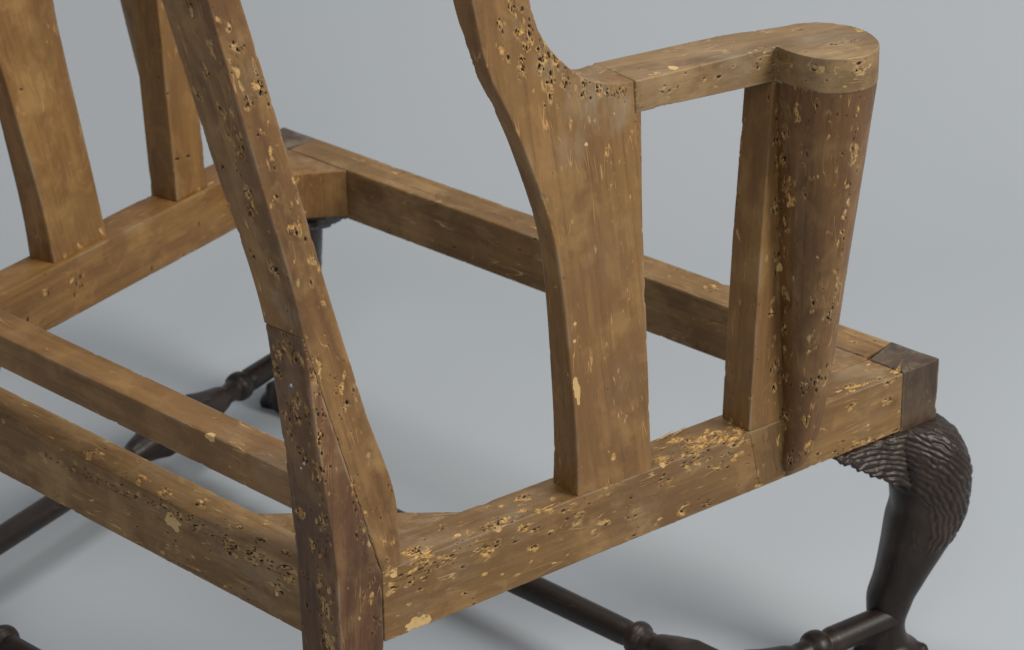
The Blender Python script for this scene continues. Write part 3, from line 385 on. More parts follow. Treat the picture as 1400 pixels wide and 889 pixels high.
 ('h',0.2042,0.0008,0.2619,0.00062,0.5),('h',0.2089,0.0005,0.2609,0.00077,0.5),('h',0.1967,0.0004,0.2603,0.0008,0.5),('h',0.2396,0.0015,0.2628,0.00055,0.5),('h',0.1991,0.0009,0.2533,0.00102,0.5),
 ('c',0.2125,0.0001,0.2595,0.00123,0.8),('h',0.2174,0.0007,0.26,0.00103,0.5),('h',0.2301,0.0016,0.2653,0.00088,0.5),('c',0.2296,0.0002,0.258,0.00137,0.8),('h',0.2308,0.0008,0.2574,0.00078,0.5),
 ('c',0.2988,0.0682,0.2719,0.00614,1),('c',0.2895,0.0666,0.2719,0.0041,1),('c',0.3443,0.3412,0.271,0.0072,1),('c',0.3516,0.348,0.269,0.00443,1),('c',0.3399,0.3165,0.27,0.00495,1),
 ('c',0.3215,0.3171,0.2694,0.00387,1),('c',0.3348,0.2845,0.27,0.00381,1),('c',0.334,0.3365,0.2686,0.00444,1),('c',0.3464,0.3605,0.2696,0.0039,1),('c',0.31,0.1611,0.2698,0.00368,1),
 ('c',0.3199,0.1751,0.2705,0.00316,1),('c',0.3181,0.1679,0.2705,0.00315,1),('c',0.3099,0.1415,0.271,0.00366,1),('g',0.2988,0.0682,0.2719,0.00818,12.0),('h',0.3065,0.1336,0.2716,0.00088,0.5),
 ('h',0.3074,0.137,0.2712,0.00083,0.5),('c',0.3096,0.1311,0.2711,0.00126,0.8),('c',0.3111,0.1632,0.2709,0.00182,0.8),('c',0.3107,0.1295,0.2713,0.002,0.8),('c',0.31,0.1129,0.2678,0.00154,0.8),
 ('c',0.3168,0.1609,0.2708,0.00168,0.8),('c',0.3091,0.1085,0.2711,0.00118,0.8),('h',0.3065,0.0964,0.2707,0.00075,0.5),('c',0.3138,0.1893,0.2699,0.00106,0.8),('h',0.3048,0.1235,0.2708,0.00079,0.5),
 ('c',0.3077,0.1265,0.271,0.00144,0.8),('h',0.3138,0.1674,0.2704,0.00064,0.5),('h',0.3076,0.1394,0.2715,0.00074,0.5),('h',0.3068,0.1016,0.2707,0.00082,0.5),('h',0.3072,0.1226,0.271,0.00062,0.5),
 ('h',0.3147,0.1434,0.2702,0.00087,0.5),('h',0.3114,0.163,0.2706,0.00056,0.5),('c',0.3134,0.1683,0.2707,0.00167,0.8),('c',0.3116,0.1519,0.2708,0.00122,0.8),('h',0.3083,0.1299,0.2708,0.00077,0.5),
 ('h',0.3064,0.1203,0.2714,0.00076,0.5),('c',0.2968,0.1024,0.271,0.00109,0.8),('h',0.3146,0.1544,0.2705,0.00068,0.5),('c',0.3015,0.0641,0.2633,0.00107,0.8),('c',0.3265,0.2014,0.2556,0.00163,0.8),
 ('h',0.3192,0.1661,0.2588,0.00088,0.5),('h',0.3123,0.1263,0.2594,0.00087,0.5),('h',0.3242,0.1925,0.2554,0.00074,0.5),('h',0.3107,0.1181,0.2602,0.0009,0.5),('h',0.3042,0.0838,0.2609,0.00085,0.5),
 ('h',0.3198,0.1662,0.2583,0.0007,0.5),('h',0.2994,0.053,0.2586,0.00063,0.5),('h',0.303,0.0734,0.2603,0.00064,0.5),('h',0.3231,0.1865,0.2586,0.00055,0.5),('c',0.3192,0.1623,0.2611,0.00134,0.8),
 ('h',0.3039,0.0786,0.2595,0.00084,0.5),('h',0.3192,0.1641,0.2541,0.00073,0.5),('h',0.3116,0.1235,0.259,0.00086,0.5),('c',0.3189,0.1603,0.259,0.00189,0.8),('c',0.3183,0.1604,0.2579,0.002,0.8),
 ('h',0.3002,0.0599,0.2671,0.00095,0.5),('h',0.3239,0.1909,0.2565,0.00097,0.5),('c',0.3095,0.1104,0.2574,0.0013,0.8),('h',0.2981,0.0487,0.2627,0.00101,0.5),('h',0.3059,0.092,0.2564,0.00063,0.5),
 ('h',0.3252,0.1976,0.25,0.00069,0.5),('h',0.3031,0.0761,0.263,0.00077,0.5),('c',0.3067,0.0934,0.2661,0.00188,0.8),('h',0.2992,0.0554,0.2601,0.00101,0.5),('h',0.3538,0.361,0.2688,0.00079,0.5),
 ('h',0.3392,0.283,0.2691,0.00106,0.5),('c',0.3426,0.2949,0.2696,0.00121,0.8),('c',0.3535,0.3558,0.2668,0.00177,0.8),('h',0.3428,0.3006,0.2647,0.00102,0.5),('h',0.3445,0.3076,0.2657,0.00072,0.5),
 ('h',0.3472,0.3234,0.2671,0.00082,0.5),('h',0.3504,0.3439,0.2665,0.00062,0.5),('h',0.3401,0.2943,0.2697,0.00083,0.5),('h',0.3524,0.3515,0.2661,0.00056,0.5),('h',0.3469,0.3229,0.2683,0.00081,0.5),
 ('h',0.3509,0.3432,0.259,0.00103,0.5),('h',0.3401,0.2937,0.2695,0.00084,0.5),('c',0.3496,0.3587,0.2694,0.00117,0.8),('h',0.3455,0.3126,0.2642,0.00096,0.5),('c',0.3526,0.3511,0.267,0.00172,0.8),
 ('h',0.3395,0.2844,0.2689,0.001,0.5),('h',0.3429,0.3011,0.269,0.00094,0.5),('h',0.3368,0.2762,0.2696,0.00092,0.5),('c',0.3466,0.3454,0.2692,0.00112,0.8),('h',0.3378,0.2912,0.2698,0.00086,0.5),
 ('h',0.3395,0.2903,0.2697,0.00091,0.5),('c',0.3351,0.2943,0.2695,0.0014,0.8),('h',0.3428,0.2993,0.262,0.00076,0.5),('h',0.345,0.3247,0.2692,0.00097,0.5),('c',0.3508,0.347,0.2662,0.00192,0.8),
 ('h',0.35,0.3369,0.2535,0.00067,0.5),('h',0.3403,0.2851,0.2557,0.00106,0.5),('h',0.351,0.3454,0.2563,0.0009,0.5),('c',0.3485,0.3278,0.2593,0.00132,0.8),('h',0.3546,0.3629,0.2496,0.00083,0.5),
 ('h',0.3476,0.3248,0.2602,0.00062,0.5),('h',0.3502,0.3385,0.2573,0.00066,0.5),('h',0.3584,0.3803,0.2555,0.00093,0.5),('h',0.3559,0.3667,0.2567,0.00083,0.5),('h',0.3399,0.2811,0.2625,0.00088,0.5),
 ('h',0.3499,0.3359,0.2588,0.00074,0.5),('h',0.3397,0.2806,0.2613,0.00073,0.5),('h',0.3392,0.278,0.2586,0.00101,0.5),('c',0.3509,0.3408,0.2513,0.00118,0.8),('h',0.3544,0.3619,0.2428,0.00072,0.5),
 ('h',0.344,0.3067,0.2625,0.00063,0.5),('c',0.3478,0.3228,0.2594,0.00203,0.8),('c',0.3584,0.3789,0.2616,0.00142,0.8),('c',0.3455,0.3105,0.2565,0.0012,0.8),('c',0.3534,0.3552,0.2532,0.00188,0.8),
 ('h',0.2852,-0.0023,0.262,0.00072,0.5),('c',0.2866,-0.004,0.3067,0.00169,0.8),('c',0.2857,-0.0102,0.377,0.00133,0.8),('c',0.2878,-0.0104,0.379,0.00097,0.8),('h',0.2823,-0.0036,0.3071,0.00073,0.5),
 ('c',0.2877,-0.003,0.2384,0.00191,0.8),('c',0.2886,-0.0101,0.4231,0.00169,0.8),('h',0.2878,-0.0089,0.3661,0.00086,0.5),('h',0.2863,-0.0058,0.3285,0.00094,0.5),('h',0.2814,-0.0031,0.3015,0.00082,0.5),
 ('c',0.284,-0.0063,0.3328,0.00174,0.8),('c',0.2871,-0.0089,0.3907,0.0016,0.8),('h',0.2877,-0.0107,0.4116,0.00076,0.5),('c',0.2857,-0.0083,0.3586,0.00109,0.8),('h',0.2876,-0.0055,0.3289,0.00091,0.5),
 ('h',0.2873,-0.0107,0.4508,0.00062,0.5),('h',0.2853,-0.0041,0.3134,0.00096,0.5),('h',0.2805,-0.0023,0.2693,0.00077,0.5),('c',0.2885,-0.0098,0.423,0.00104,0.8),('h',0.2859,-0.0023,0.2685,0.00053,0.5),
 ('h',0.2882,-0.0076,0.3643,0.00089,0.5),('h',0.2878,-0.0083,0.3784,0.00096,0.5),('h',0.2879,-0.0121,0.4365,0.00074,0.5),('c',0.2826,-0.0022,0.2592,0.00184,0.8),('h',0.2837,-0.0051,0.3256,0.00099,0.5),
 ('h',0.2864,-0.0025,0.2332,0.00091,0.5),('h',0.2876,-0.0095,0.408,0.00095,0.5),('h',0.2884,-0.0068,0.357,0.00087,0.5),('c',0.2884,-0.0096,0.364,0.00152,0.8),('h',0.2876,-0.0092,0.3901,0.00053,0.5),
 ('h',0.2791,-0.0077,0.3477,0.00061,0.5),('h',0.2717,-0.0024,0.2824,0.00094,0.5),('h',0.2743,-0.003,0.2946,0.00059,0.5),('c',0.2737,-0.0025,0.2911,0.00188,0.8),('c',0.2749,-0.002,0.2513,0.00172,0.8),
 ('h',0.2732,-0.0035,0.3041,0.00062,0.5),('h',0.2778,-0.0049,0.3202,0.00086,0.5),('c',0.2742,-0.0023,0.2368,0.00129,0.8),('c',0.282,-0.0114,0.3927,0.00137,0.8),('h',0.2743,-0.0031,0.2952,0.00087,0.5),
 ('c',0.2809,-0.0116,0.3947,0.0012,0.8),('h',0.2761,-0.0024,0.2617,0.00086,0.5),('c',0.2788,-0.0088,0.3576,0.00156,0.8),('h',0.2822,-0.0119,0.4004,0.00061,0.5),('c',0.2803,-0.0124,0.4019,0.00158,0.8),
 ('h',0.2746,-0.0016,0.2522,0.00064,0.5),('c',0.2787,-0.0107,0.382,0.00129,0.8),('h',0.2709,-0.0031,0.3001,0.00063,0.5),('c',0.2739,-0.0028,0.2767,0.0014,0.8),('h',0.2719,-0.0028,0.2316,0.0009,0.5),
 ('h',0.2735,-0.0024,0.2782,0.00074,0.5),('c',0.2764,-0.0029,0.2886,0.00115,0.8),('h',0.2705,-0.0025,0.2798,0.00059,0.5),('h',0.2729,-0.0029,0.223,0.00072,0.5),('h',0.2707,-0.0056,0.3285,0.00089,0.5),
 ('c',0.2785,-0.0092,0.3577,0.00184,0.8),('h',0.2747,-0.0023,0.2489,0.00074,0.5),('c',0.2735,-0.0027,0.2441,0.0019,0.8),('h',0.2742,-0.0022,0.2442,0.00087,0.5),('h',0.2745,-0.0026,0.2431,0.00091,0.5),
 ('h',0.2724,-0.0026,0.2484,0.00075,0.5),('c',0.2747,-0.0023,0.2341,0.00182,0.8),('h',0.2773,-0.0027,0.2469,0.00056,0.5),('h',0.2738,-0.0028,0.2458,0.00085,0.5),('c',0.2741,-0.0033,0.2426,0.00166,0.8),
 ('c',0.2761,-0.0028,0.2278,0.00162,0.8),('c',0.2749,-0.0018,0.2351,0.00202,0.8),('h',0.272,-0.0023,0.2436,0.00093,0.5),('c',0.2773,-0.0027,0.2524,0.00355,1),('c',0.2797,-0.0027,0.225,0.00408,1),
 ('c',0.2852,-0.0092,0.3622,0.00293,1),('h',0.283,-0.0325,0.6381,0.00084,0.5),('h',0.2827,-0.0352,0.6489,0.00063,0.5),('h',0.2823,-0.039,0.6534,0.0005,0.5),('h',0.2835,-0.0306,0.6292,0.0007,0.5),
 ('h',0.2826,-0.0348,0.6447,0.00084,0.5),('h',0.2823,-0.0371,0.6473,0.00085,0.5),('h',0.2828,-0.0311,0.6306,0.00085,0.5),('h',0.2821,-0.0353,0.6427,0.00085,0.5),('h',0.282,-0.0404,0.6544,0.00068,0.5),
 ('c',0.2824,-0.0353,0.6423,0.00141,0.8),('h',0.2826,-0.0372,0.65,0.00073,0.5),('c',0.2833,-0.0311,0.6317,0.00105,0.8),('c',0.2833,-0.0354,0.6468,0.00097,0.8),('c',0.2834,-0.0306,0.6306,0.00175,0.8),
 ('h',0.2894,0.0016,0.4333,0.00063,0.5),('c',0.2923,0.0127,0.3478,0.00183,0.8),('h',0.2921,0.0188,0.3529,0.00073,0.5),('c',0.2919,0.0144,0.3725,0.00134,0.8),('c',0.2908,0.008,0.4272,0.00129,0.8),
 ('h',0.29,0.0053,0.4184,0.00092,0.5),('h',0.2912,0.0107,0.4053,0.00055,0.5),('h',0.2902,0.0054,0.4232,0.00059,0.5),('h',0.2905,0.0083,0.399,0.00069,0.5),('c',0.2929,0.0194,0.3413,0.0011,0.8),
 ('c',0.2911,0.0081,0.4231,0.00124,0.8),('h',0.2906,0.0101,0.4074,0.00081,0.5),('h',0.2899,0.0051,0.4297,0.00089,0.5),('c',0.2915,0.0121,0.3837,0.00103,0.8),('h',0.2926,0.0147,0.327,0.00082,0.5),
 ('h',0.2934,0.0183,0.3284,0.00054,0.5),('h',0.2927,0.0156,0.3368,0.00071,0.5),('h',0.2952,0.0303,0.2332,0.00068,0.5),('h',0.2934,0.02,0.2913,0.00062,0.5),('h',0.2935,0.0222,0.2646,0.00082,0.5),
 ('h',0.2948,0.0266,0.2682,0.00068,0.5),('h',0.2946,0.0269,0.2367,0.00073,0.5),('h',0.2934,0.0185,0.3023,0.00063,0.5),('c',0.2939,0.0221,0.2614,0.00147,0.8),('h',0.291,0.0157,0.347,0.00094,0.5),
 ('h',0.2947,0.0255,0.2382,0.00061,0.5),('h',0.2933,0.018,0.3126,0.00071,0.5),('h',0.2941,0.0235,0.2764,0.00064,0.5),('h',0.2936,0.0189,0.3023,0.00075,0.5),('h',0.2929,0.0154,0.3304,0.00059,0.5),
 ('h',0.2927,0.0151,0.3246,0.00066,0.5),('h',0.2923,0.0135,0.3333,0.00079,0.5),('h',0.2933,0.0229,0.3192,0.00085,0.5),('c',0.294,0.0207,0.3101,0.00178,0.8),('c',0.3311,0.2353,0.578,0.00165,0.8),
 ('h',0.3326,0.2463,0.5731,0.00078,0.5),('c',0.3296,0.2285,0.5757,0.00168,0.8),('c',0.3278,0.2292,0.5817,0.00112,0.8),('h',0.3329,0.2465,0.5721,0.0008,0.5),('c',0.3245,0.2286,0.5817,0.00143,0.8),
 ('h',0.3155,0.2372,0.58,0.00065,0.5),('c',0.3291,0.2255,0.5822,0.00111,0.8),('h',0.3044,0.2283,0.584,0.0008,0.5),('h',0.3309,0.2363,0.5718,0.00092,0.5),('c',0.3153,0.2279,0.5826,0.00138,0.8),
 ('c',0.3301,0.2296,0.575,0.0012,0.8),('h',0.3317,0.2411,0.5749,0.00097,0.5),('c',0.3345,0.2525,0.565,0.00127,0.8),('h',0.3317,0.24,0.5696,0.00074,0.5),('h',0.3009,0.2314,0.5829,0.00053,0.5),
 ('c',0.3256,0.2035,0.585,0.00187,0.8),('c',0.3321,0.2402,0.5727,0.00185,0.8),('c',0.334,0.2537,0.5712,0.00193,0.8),('h',0.3285,0.2241,0.5829,0.00063,0.5),('h',0.33,0.2304,0.5775,0.00068,0.5),
 ('h',0.3207,0.232,0.5813,0.00063,0.5),('c',0.3023,0.2317,0.5822,0.00183,0.8),('c',0.324,0.2019,0.5965,0.00138,0.8),('h',0.3315,0.2385,0.573,0.00086,0.5),('h',0.329,0.2245,0.5809,0.00068,0.5),
 ('h',0.3219,0.1855,0.6119,0.00053,0.5),('h',0.3152,0.15,0.6605,0.00077,0.5),('h',0.3211,0.1813,0.6146,0.00084,0.5),('c',0.3219,0.187,0.6096,0.00177,0.8),('h',0.3183,0.1662,0.6404,0.00048,0.5),
 ('h',0.3206,0.178,0.6198,0.00064,0.5),('h',0.3175,0.16,0.6484,0.00075,0.5),('h',0.3185,0.1665,0.6412,0.0008,0.5),('c',0.3194,0.1684,0.6289,0.00149,0.8),('h',0.3192,0.1686,0.6332,0.00075,0.5),
 ('h',0.3221,0.1895,0.603,0.00098,0.5),('c',0.3212,0.1789,0.6146,0.00193,0.8),('c',0.3209,0.1783,0.6171,0.00177,0.8),('c',0.3213,0.1806,0.6077,0.00154,0.8),('h',0.3156,0.1554,0.6522,0.00092,0.5),
 ('h',0.32,0.1747,0.6251,0.00083,0.5),('h',0.3215,0.1867,0.6093,0.00097,0.5),('c',0.3173,0.157,0.6517,0.00127,0.8),('c',0.3212,0.179,0.6212,0.00157,0.8),('h',0.3211,0.1821,0.6118,0.00094,0.5),
 ('c',0.3178,0.16,0.6397,0.00172,0.8),('h',0.3202,0.167,0.6334,0.00056,0.5),('c',0.3195,0.1705,0.6294,0.00107,0.8),('h',0.3672,0.3854,0.4343,0.00105,0.5),('h',0.3666,0.3852,0.442,0.00099,0.5),
 ('c',0.3656,0.3836,0.4651,0.00182,0.8),('c',0.3642,0.3819,0.5238,0.00145,0.8),('h',0.3664,0.3822,0.5028,0.001,0.5),('h',0.3661,0.3836,0.4691,0.00081,0.5),('c',0.3652,0.3897,0.3634,0.00215,0.8),
 ('h',0.3672,0.3837,0.4616,0.0008,0.5),('h',0.3631,0.3965,0.278,0.00067,0.5),('c',0.3654,0.3864,0.4144,0.00215,0.8),('c',0.3628,0.3974,0.2611,0.00122,0.8),('h',0.3687,0.3812,0.5147,0.00076,0.5),
 ('c',0.3691,0.3807,0.5162,0.00202,0.8),('h',0.3652,0.3888,0.3815,0.00063,0.5),('c',0.3667,0.385,0.4392,0.00199,0.8),('h',0.3626,0.3948,0.3075,0.00099,0.5),('c',0.3652,0.3845,0.4568,0.00145,0.8),
 ('h',0.3646,0.3815,0.5361,0.00086,0.5),('h',0.3664,0.3822,0.5021,0.00077,0.5),('c',0.364,0.3895,0.375,0.0014,0.8),('h',0.3639,0.3931,0.327,0.00087,0.5),('c',0.3641,0.3922,0.3327,0.00189,0.8),
 ('h',0.3665,0.3867,0.4134,0.00085,0.5),('h',0.3657,0.3894,0.3706,0.00084,0.5),('c',0.3655,0.3864,0.4179,0.00133,0.8),('h',0.3609,0.3976,0.2788,0.00104,0.5),('h',0.4093,0.4041,0.5106,0.00068,0.5),
 ('c',0.4087,0.4031,0.5055,0.00204,0.8),('c',0.402,0.4053,0.4276,0.00186,0.8),('c',0.4076,0.4056,0.4895,0.00143,0.8),('c',0.405,0.4077,0.4589,0.00211,0.8),('h',0.4105,0.4027,0.5275,0.00085,0.5),
 ('h',0.4092,0.4048,0.5156,0.00098,0.5),('h',0.4054,0.4065,0.4732,0.00098,0.5),('h',0.4019,0.4064,0.434,0.00077,0.5),('c',0.4075,0.4051,0.4927,0.00133,0.8),('c',0.4098,0.4021,0.5187,0.00173,0.8),
 ('c',0.4022,0.4067,0.4344,0.00179,0.8),('c',0.4083,0.405,0.4974,0.00185,0.8),('h',0.4083,0.4043,0.5032,0.00077,0.5),('c',0.4041,0.4059,0.4489,0.00126,0.8),('h',0.4017,0.4077,0.4246,0.00062,0.5),
 ('c',0.4024,0.4063,0.4352,0.00146,0.8),('h',0.403,0.4064,0.4464,0.00091,0.5),('c',0.4085,0.4028,0.5028,0.00155,0.8),('c',0.4072,0.4036,0.4903,0.00117,0.8),('c',0.4101,0.405,0.517,0.00169,0.8),
 ('h',0.4053,0.4075,0.4645,0.00065,0.5),('h',0.4055,0.4065,0.4732,0.00074,0.5),('c',0.4039,0.4064,0.4528,0.00128,0.8),('h',0.3885,0.4098,0.3096,0.00083,0.5),('h',0.3974,0.4128,0.3853,0.00059,0.5),
 ('c',0.3884,0.4101,0.3036,0.00193,0.8),('c',0.3974,0.4085,0.3856,0.00133,0.8),('c',0.398,0.4076,0.3899,0.0018,0.8),('h',0.3987,0.4065,0.4032,0.00077,0.5),('h',0.3898,0.4098,0.3201,0.00111,0.5),
 ('h',0.392,0.4106,0.3366,0.00055,0.5),('h',0.3953,0.4101,0.3642,0.00063,0.5),('h',0.3969,0.4084,0.3852,0.00106,0.5),('c',0.3913,0.4119,0.3295,0.00137,0.8),('c',0.3879,0.4103,0.3024,0.00126,0.8),
 ('h',0.4001,0.4082,0.4109,0.00055,0.5),('h',0.4009,0.4078,0.4198,0.00091,0.5),('c',0.3887,0.4163,0.3161,0.00208,0.8),('h',0.3881,0.4113,0.3075,0.001,0.5),('h',0.392,0.4106,0.3372,0.00077,0.5),
 ('h',0.388,0.4097,0.3038,0.0007,0.5),('d',0.2089,0.001,0.2586,0.03113,0.6),('d',0.2009,0.0228,0.2697,0.02611,0.5),('d',0.2894,0.0775,0.2712,0.02059,0.6),('d',0.3051,0.1541,0.2709,0.02626,0.6),
 ('d',0.3423,0.3394,0.2691,0.02215,0.5),('d',0.3605,0.5034,0.2688,0.02918,0.7),('d',0.1056,0.0006,0.261,0.02691,0.4),('p',0.3254,0.2023,0.358,0.00259,4.5)]
SP_A = np.array([[s[1], s[2], s[3]] for s in SPOTS]) if SPOTS else np.zeros((0, 3))

def wear_fields(P, L, edge, seed, density, spots=True):
    """P verts (n,3), L local grain coords (n,3). returns displacement (m, outward), fresh, hole, pale"""
    rg = np.random.default_rng(seed)
    n = len(P); disp = np.zeros(n); fresh = np.zeros(n); hole = np.zeros(n); pale = np.zeros(n)
    disp += (fbm(L*np.array([30, 30, 7.]), 2, seed)-.5)*.0007
    tear = fbm(L*np.array([420, 420, 190.]), 3, seed+3)
    tear2 = fbm(L*np.array([900, 900, 420.]), 2, seed+5)
    # bruised, chipped arrises
    e = sstep(.0022, 0, edge)*sstep(.58, .74, fbm(L*np.array([20, 20, 55.]), 5, seed+9))
    disp -= e*.0009*tear2*1.6
    fresh = np.maximum(fresh, e*sstep(.45, .65, tear)*.55)
    dust = np.zeros(n)
    dust = np.maximum(dust, sstep(.0016, .0002, edge)*.75*sstep(.35, .6, fbm(L*np.array([60, 60, 25.]), 3, seed+41)))
    def local(c):
        i0 = int(np.argmin(((P-c)**2).sum(1))); q = L-L[i0]
        return q
    def add_hole(c, r, fr=.5):
        st = rg.uniform(1.2, 2.8); q = local(c)
        d = np.sqrt(q[:, 0]**2+q[:, 1]**2+(q[:, 2]/st)**2)/(r*.88)
        k = np.where(d < 3.6)[0]
        if not len(k): return
        dd = d[k]+(tear2[k]-.5)*.8
        hole[k] = np.maximum(hole[k], sstep(1.15, .5, dd)*rg.uniform(.7, 1))
        disp[k] -= sstep(1.3, .2, dd)*r*1.1
        lip = sstep(.7, 1.3, dd)*sstep(3.4, 1.3, dd+(tear[k]-.5)*2.2)
        fresh[k] = np.maximum(fresh[k], lip*fr*.75)
        disp[k] += lip*.00018
    def add_chip(c, r, amt=1.):
        ax = rg.normal(size=3)*.5; ax[2] = 1.2; ax /= np.linalg.norm(ax)
        q = local(c); a = q@ax; r = r*.86; d = np.sqrt(np.maximum((q**2).sum(1)-a*a*rg.uniform(.72, .9), 0))/r; amt = amt*rg.uniform(.75, 1.)*float(sstep(-.0008, .0022, np.array(r)))
        k = np.where(d < 1.6)[0]
        if not len(k): return
        v = sstep(1.55, .35, d[k]+(tear[k]-.5)*2.4)*amt
        fresh[k] = np.maximum(fresh[k], v)
        disp[k] += v*((tear2[k]-.62)*.0022)
        hk = sstep(.62, .72, tear2[k])*v*(tear[k] < .5)
        hole[k] = np.maximum(hole[k], hk*.8)
    def add_pale(c, r, amt):
        q = local(c); d = np.sqrt(q[:, 0]**2+q[:, 1]**2+(q[:, 2]/amt)**2)/r
        k = np.where(d < 2)[0]
        v = sstep(1.15, .85, d[k]+(fbm(L[k]*np.array([330, 330, 200]), 3, seed+21)-.5)*1.5)
        pale[k] = np.maximum(pale[k], v); disp[k] -= v*.0003
    lo, hi = P.min(0)-.004, P.max(0)+.004
    if spots:
        for (kd, x, y, z, r, amt) in SPOTS:
            c = np.array([x, y, z])
            if (c < lo).any() or (c > hi).any(): continue
            dd = np.linalg.norm(P-c, axis=1)
            if dd.min() > (.004 if kd != 'd' else .006): continue
            if kd == 'h': add_hole(c, r, amt)
            elif kd == 'c': add_chip(c, r, amt)
            elif kd == 'p': add_pale(c, r, amt)
            elif kd == 'd': dust = np.maximum(dust, amt*sstep(1.1, .3, dd/r+(tear-.5)*.5))
            elif kd == 'g':
                idx = np.where(dd < r)[0]
                if not len(idx): continue
                for _ in range(int(amt*1.5)):
                    cc = P[rg.choice(idx)]
                    if rg.random() < .62: add_hole(cc, .0005+.0007*rg.random()**1.5, rg.uniform(.2, .9))
                    else: add_chip(cc, .0008+.0024*rg.random()**1.6, rg.uniform(.6, 1.))
    # scattered marks all over
    pr = .25+sstep(.010, .0, edge)*1.2; pr = pr*sstep(.35, .65, fbm(L*np.array([40, 40, 22.]), 2, seed+31)); pr = pr+1e-9; pr /= pr.sum()
    for _ in range(int(density)):
        cc = P[rg.choice(n, p=pr)]
        q = rg.random(); sz = rg.random()**2
        if q < .6: add_hole(cc, .00045+.0006*sz, rg.uniform(.1, .7))
        else: add_chip(cc, .0006+.0020*sz, rg.uniform(.4, .9))
    return disp, fresh, hole, pale, dust

def finish(name, verts, faces, mat, parent, L, wearcol=None, tone=None, smooth=True):
    me = bpy.data.meshes.new(name)
    me.from_pydata(verts.tolist() if isinstance(verts, np.ndarray) else verts, [], faces)
    me.materials.append(mat)
    if smooth: me.polygons.foreach_set('use_smooth', [True]*len(me.polygons))
    n = len(me.vertices)
    a = me.attributes.new('gvec', 'FLOAT_VECTOR', 'POINT'); a.data.foreach_set('vector', np.ascontiguousarray(L, dtype=np.float32).ravel())
    wc = np.zeros((n, 4), np.float32) if wearcol is None else wearcol
    a = me.attributes.new('wear', 'FLOAT_COLOR', 'POINT'); a.data.foreach_set('color', wc.astype(np.float32).ravel())
    tn = np.ones(n, np.float32) if tone is None else tone.astype(np.float32)
    a = me.attributes.new('tone', 'FLOAT', 'POINT'); a.data.foreach_set('value', tn)
    me.update()
    o = bpy.data.objects.new(name, me); C.objects.link(o)
    if parent: o.parent = parent
    return o

def grid_mesh(name, rings, edge, along, mat, parent, seed, density, flip=False, tonefn=None, extra=None, spots=True, wear=True, cap=True):
    """rings (m,k,3) closed rings lofted in order; edge (m,k) distance to the nearest arris"""
    m, k, _ = rings.shape
    P = rings.reshape(-1, 3)
    # normals
    du = np.gradient(rings, axis=0); dv = (np.roll(rings, -1, 1)-np.roll(rings, 1, 1))
    N = np.cross(dv, du); cen = rings.mean(1, keepdims=True)
    N /= np.linalg.norm(N, axis=2, keepdims=True)+1e-12
    sgn = np.sign(((rings-cen)*N).sum(2).mean()); N *= sgn; N = N.reshape(-1, 3)
    ax = (cen[-1, 0]-cen[0, 0]); ax /= np.linalg.norm(ax)
    h = np.array([0, 0, 1.]) if abs(ax[2]) < .8 else np.array([1., 0, 0])
    b1 = np.cross(ax, h); b1 /= np.linalg.norm(b1); b2 = np.cross(ax, b1)
    o = P[0]
    L = np.stack([(P-o)@b1, (P-o)@b2, (P-o)@ax], 1)+np.array([.31, .17, .05])*((seed % 13)+1)
    wc = np.zeros((len(P), 4))
    if wear:
        d, f, ho, pa, du_ = wear_fields(P, L, edge.reshape(-1), seed, density, spots)
        wc[:, 0] = f; wc[:, 1] = ho; wc[:, 2] = pa; wc[:, 3] = du_
        P = P+N*d[:, None]
    if extra is not None: P = P+N*extra(P)[:, None]
    tone = np.ones(len(P)) if tonefn is None else tonefn(P)
    V = P
    i = np.arange(m-1)[:, None]; j = np.arange(k)[None, :]; j2 = (j+1) % k
    q = np.stack([i*k+j, i*k+j2, (i+1)*k+j2, (i+1)*k+j], -1).reshape(-1, 4)
    if sgn > 0: q = q[:, ::-1]
    if flip: pass
    faces = q.tolist()
    if cap:
        n0 = len(V)
        V = np.vstack([V, rings[0].mean(0), rings[-1].mean(0)])
        L = np.vstack([L, L[:k].mean(0), L[-k:].mean(0)]); wc = np.vstack([wc, [[0, 0, 0, 0]]*2]); tone = np.append(tone, [tone[0], tone[-1]])
        for a in range(k):
            b = (a+1) % k
            f1 = [n0, b, a]; f2 = [n0+1, (m-1)*k+a, (m-1)*k+b]
            if sgn > 0: pass
            else: f1.reverse(); f2.reverse()
            faces.append(f1[::-1]); faces.append(f2[::-1])
    return finish(name, V, faces, mat, parent, L, wc, tone)

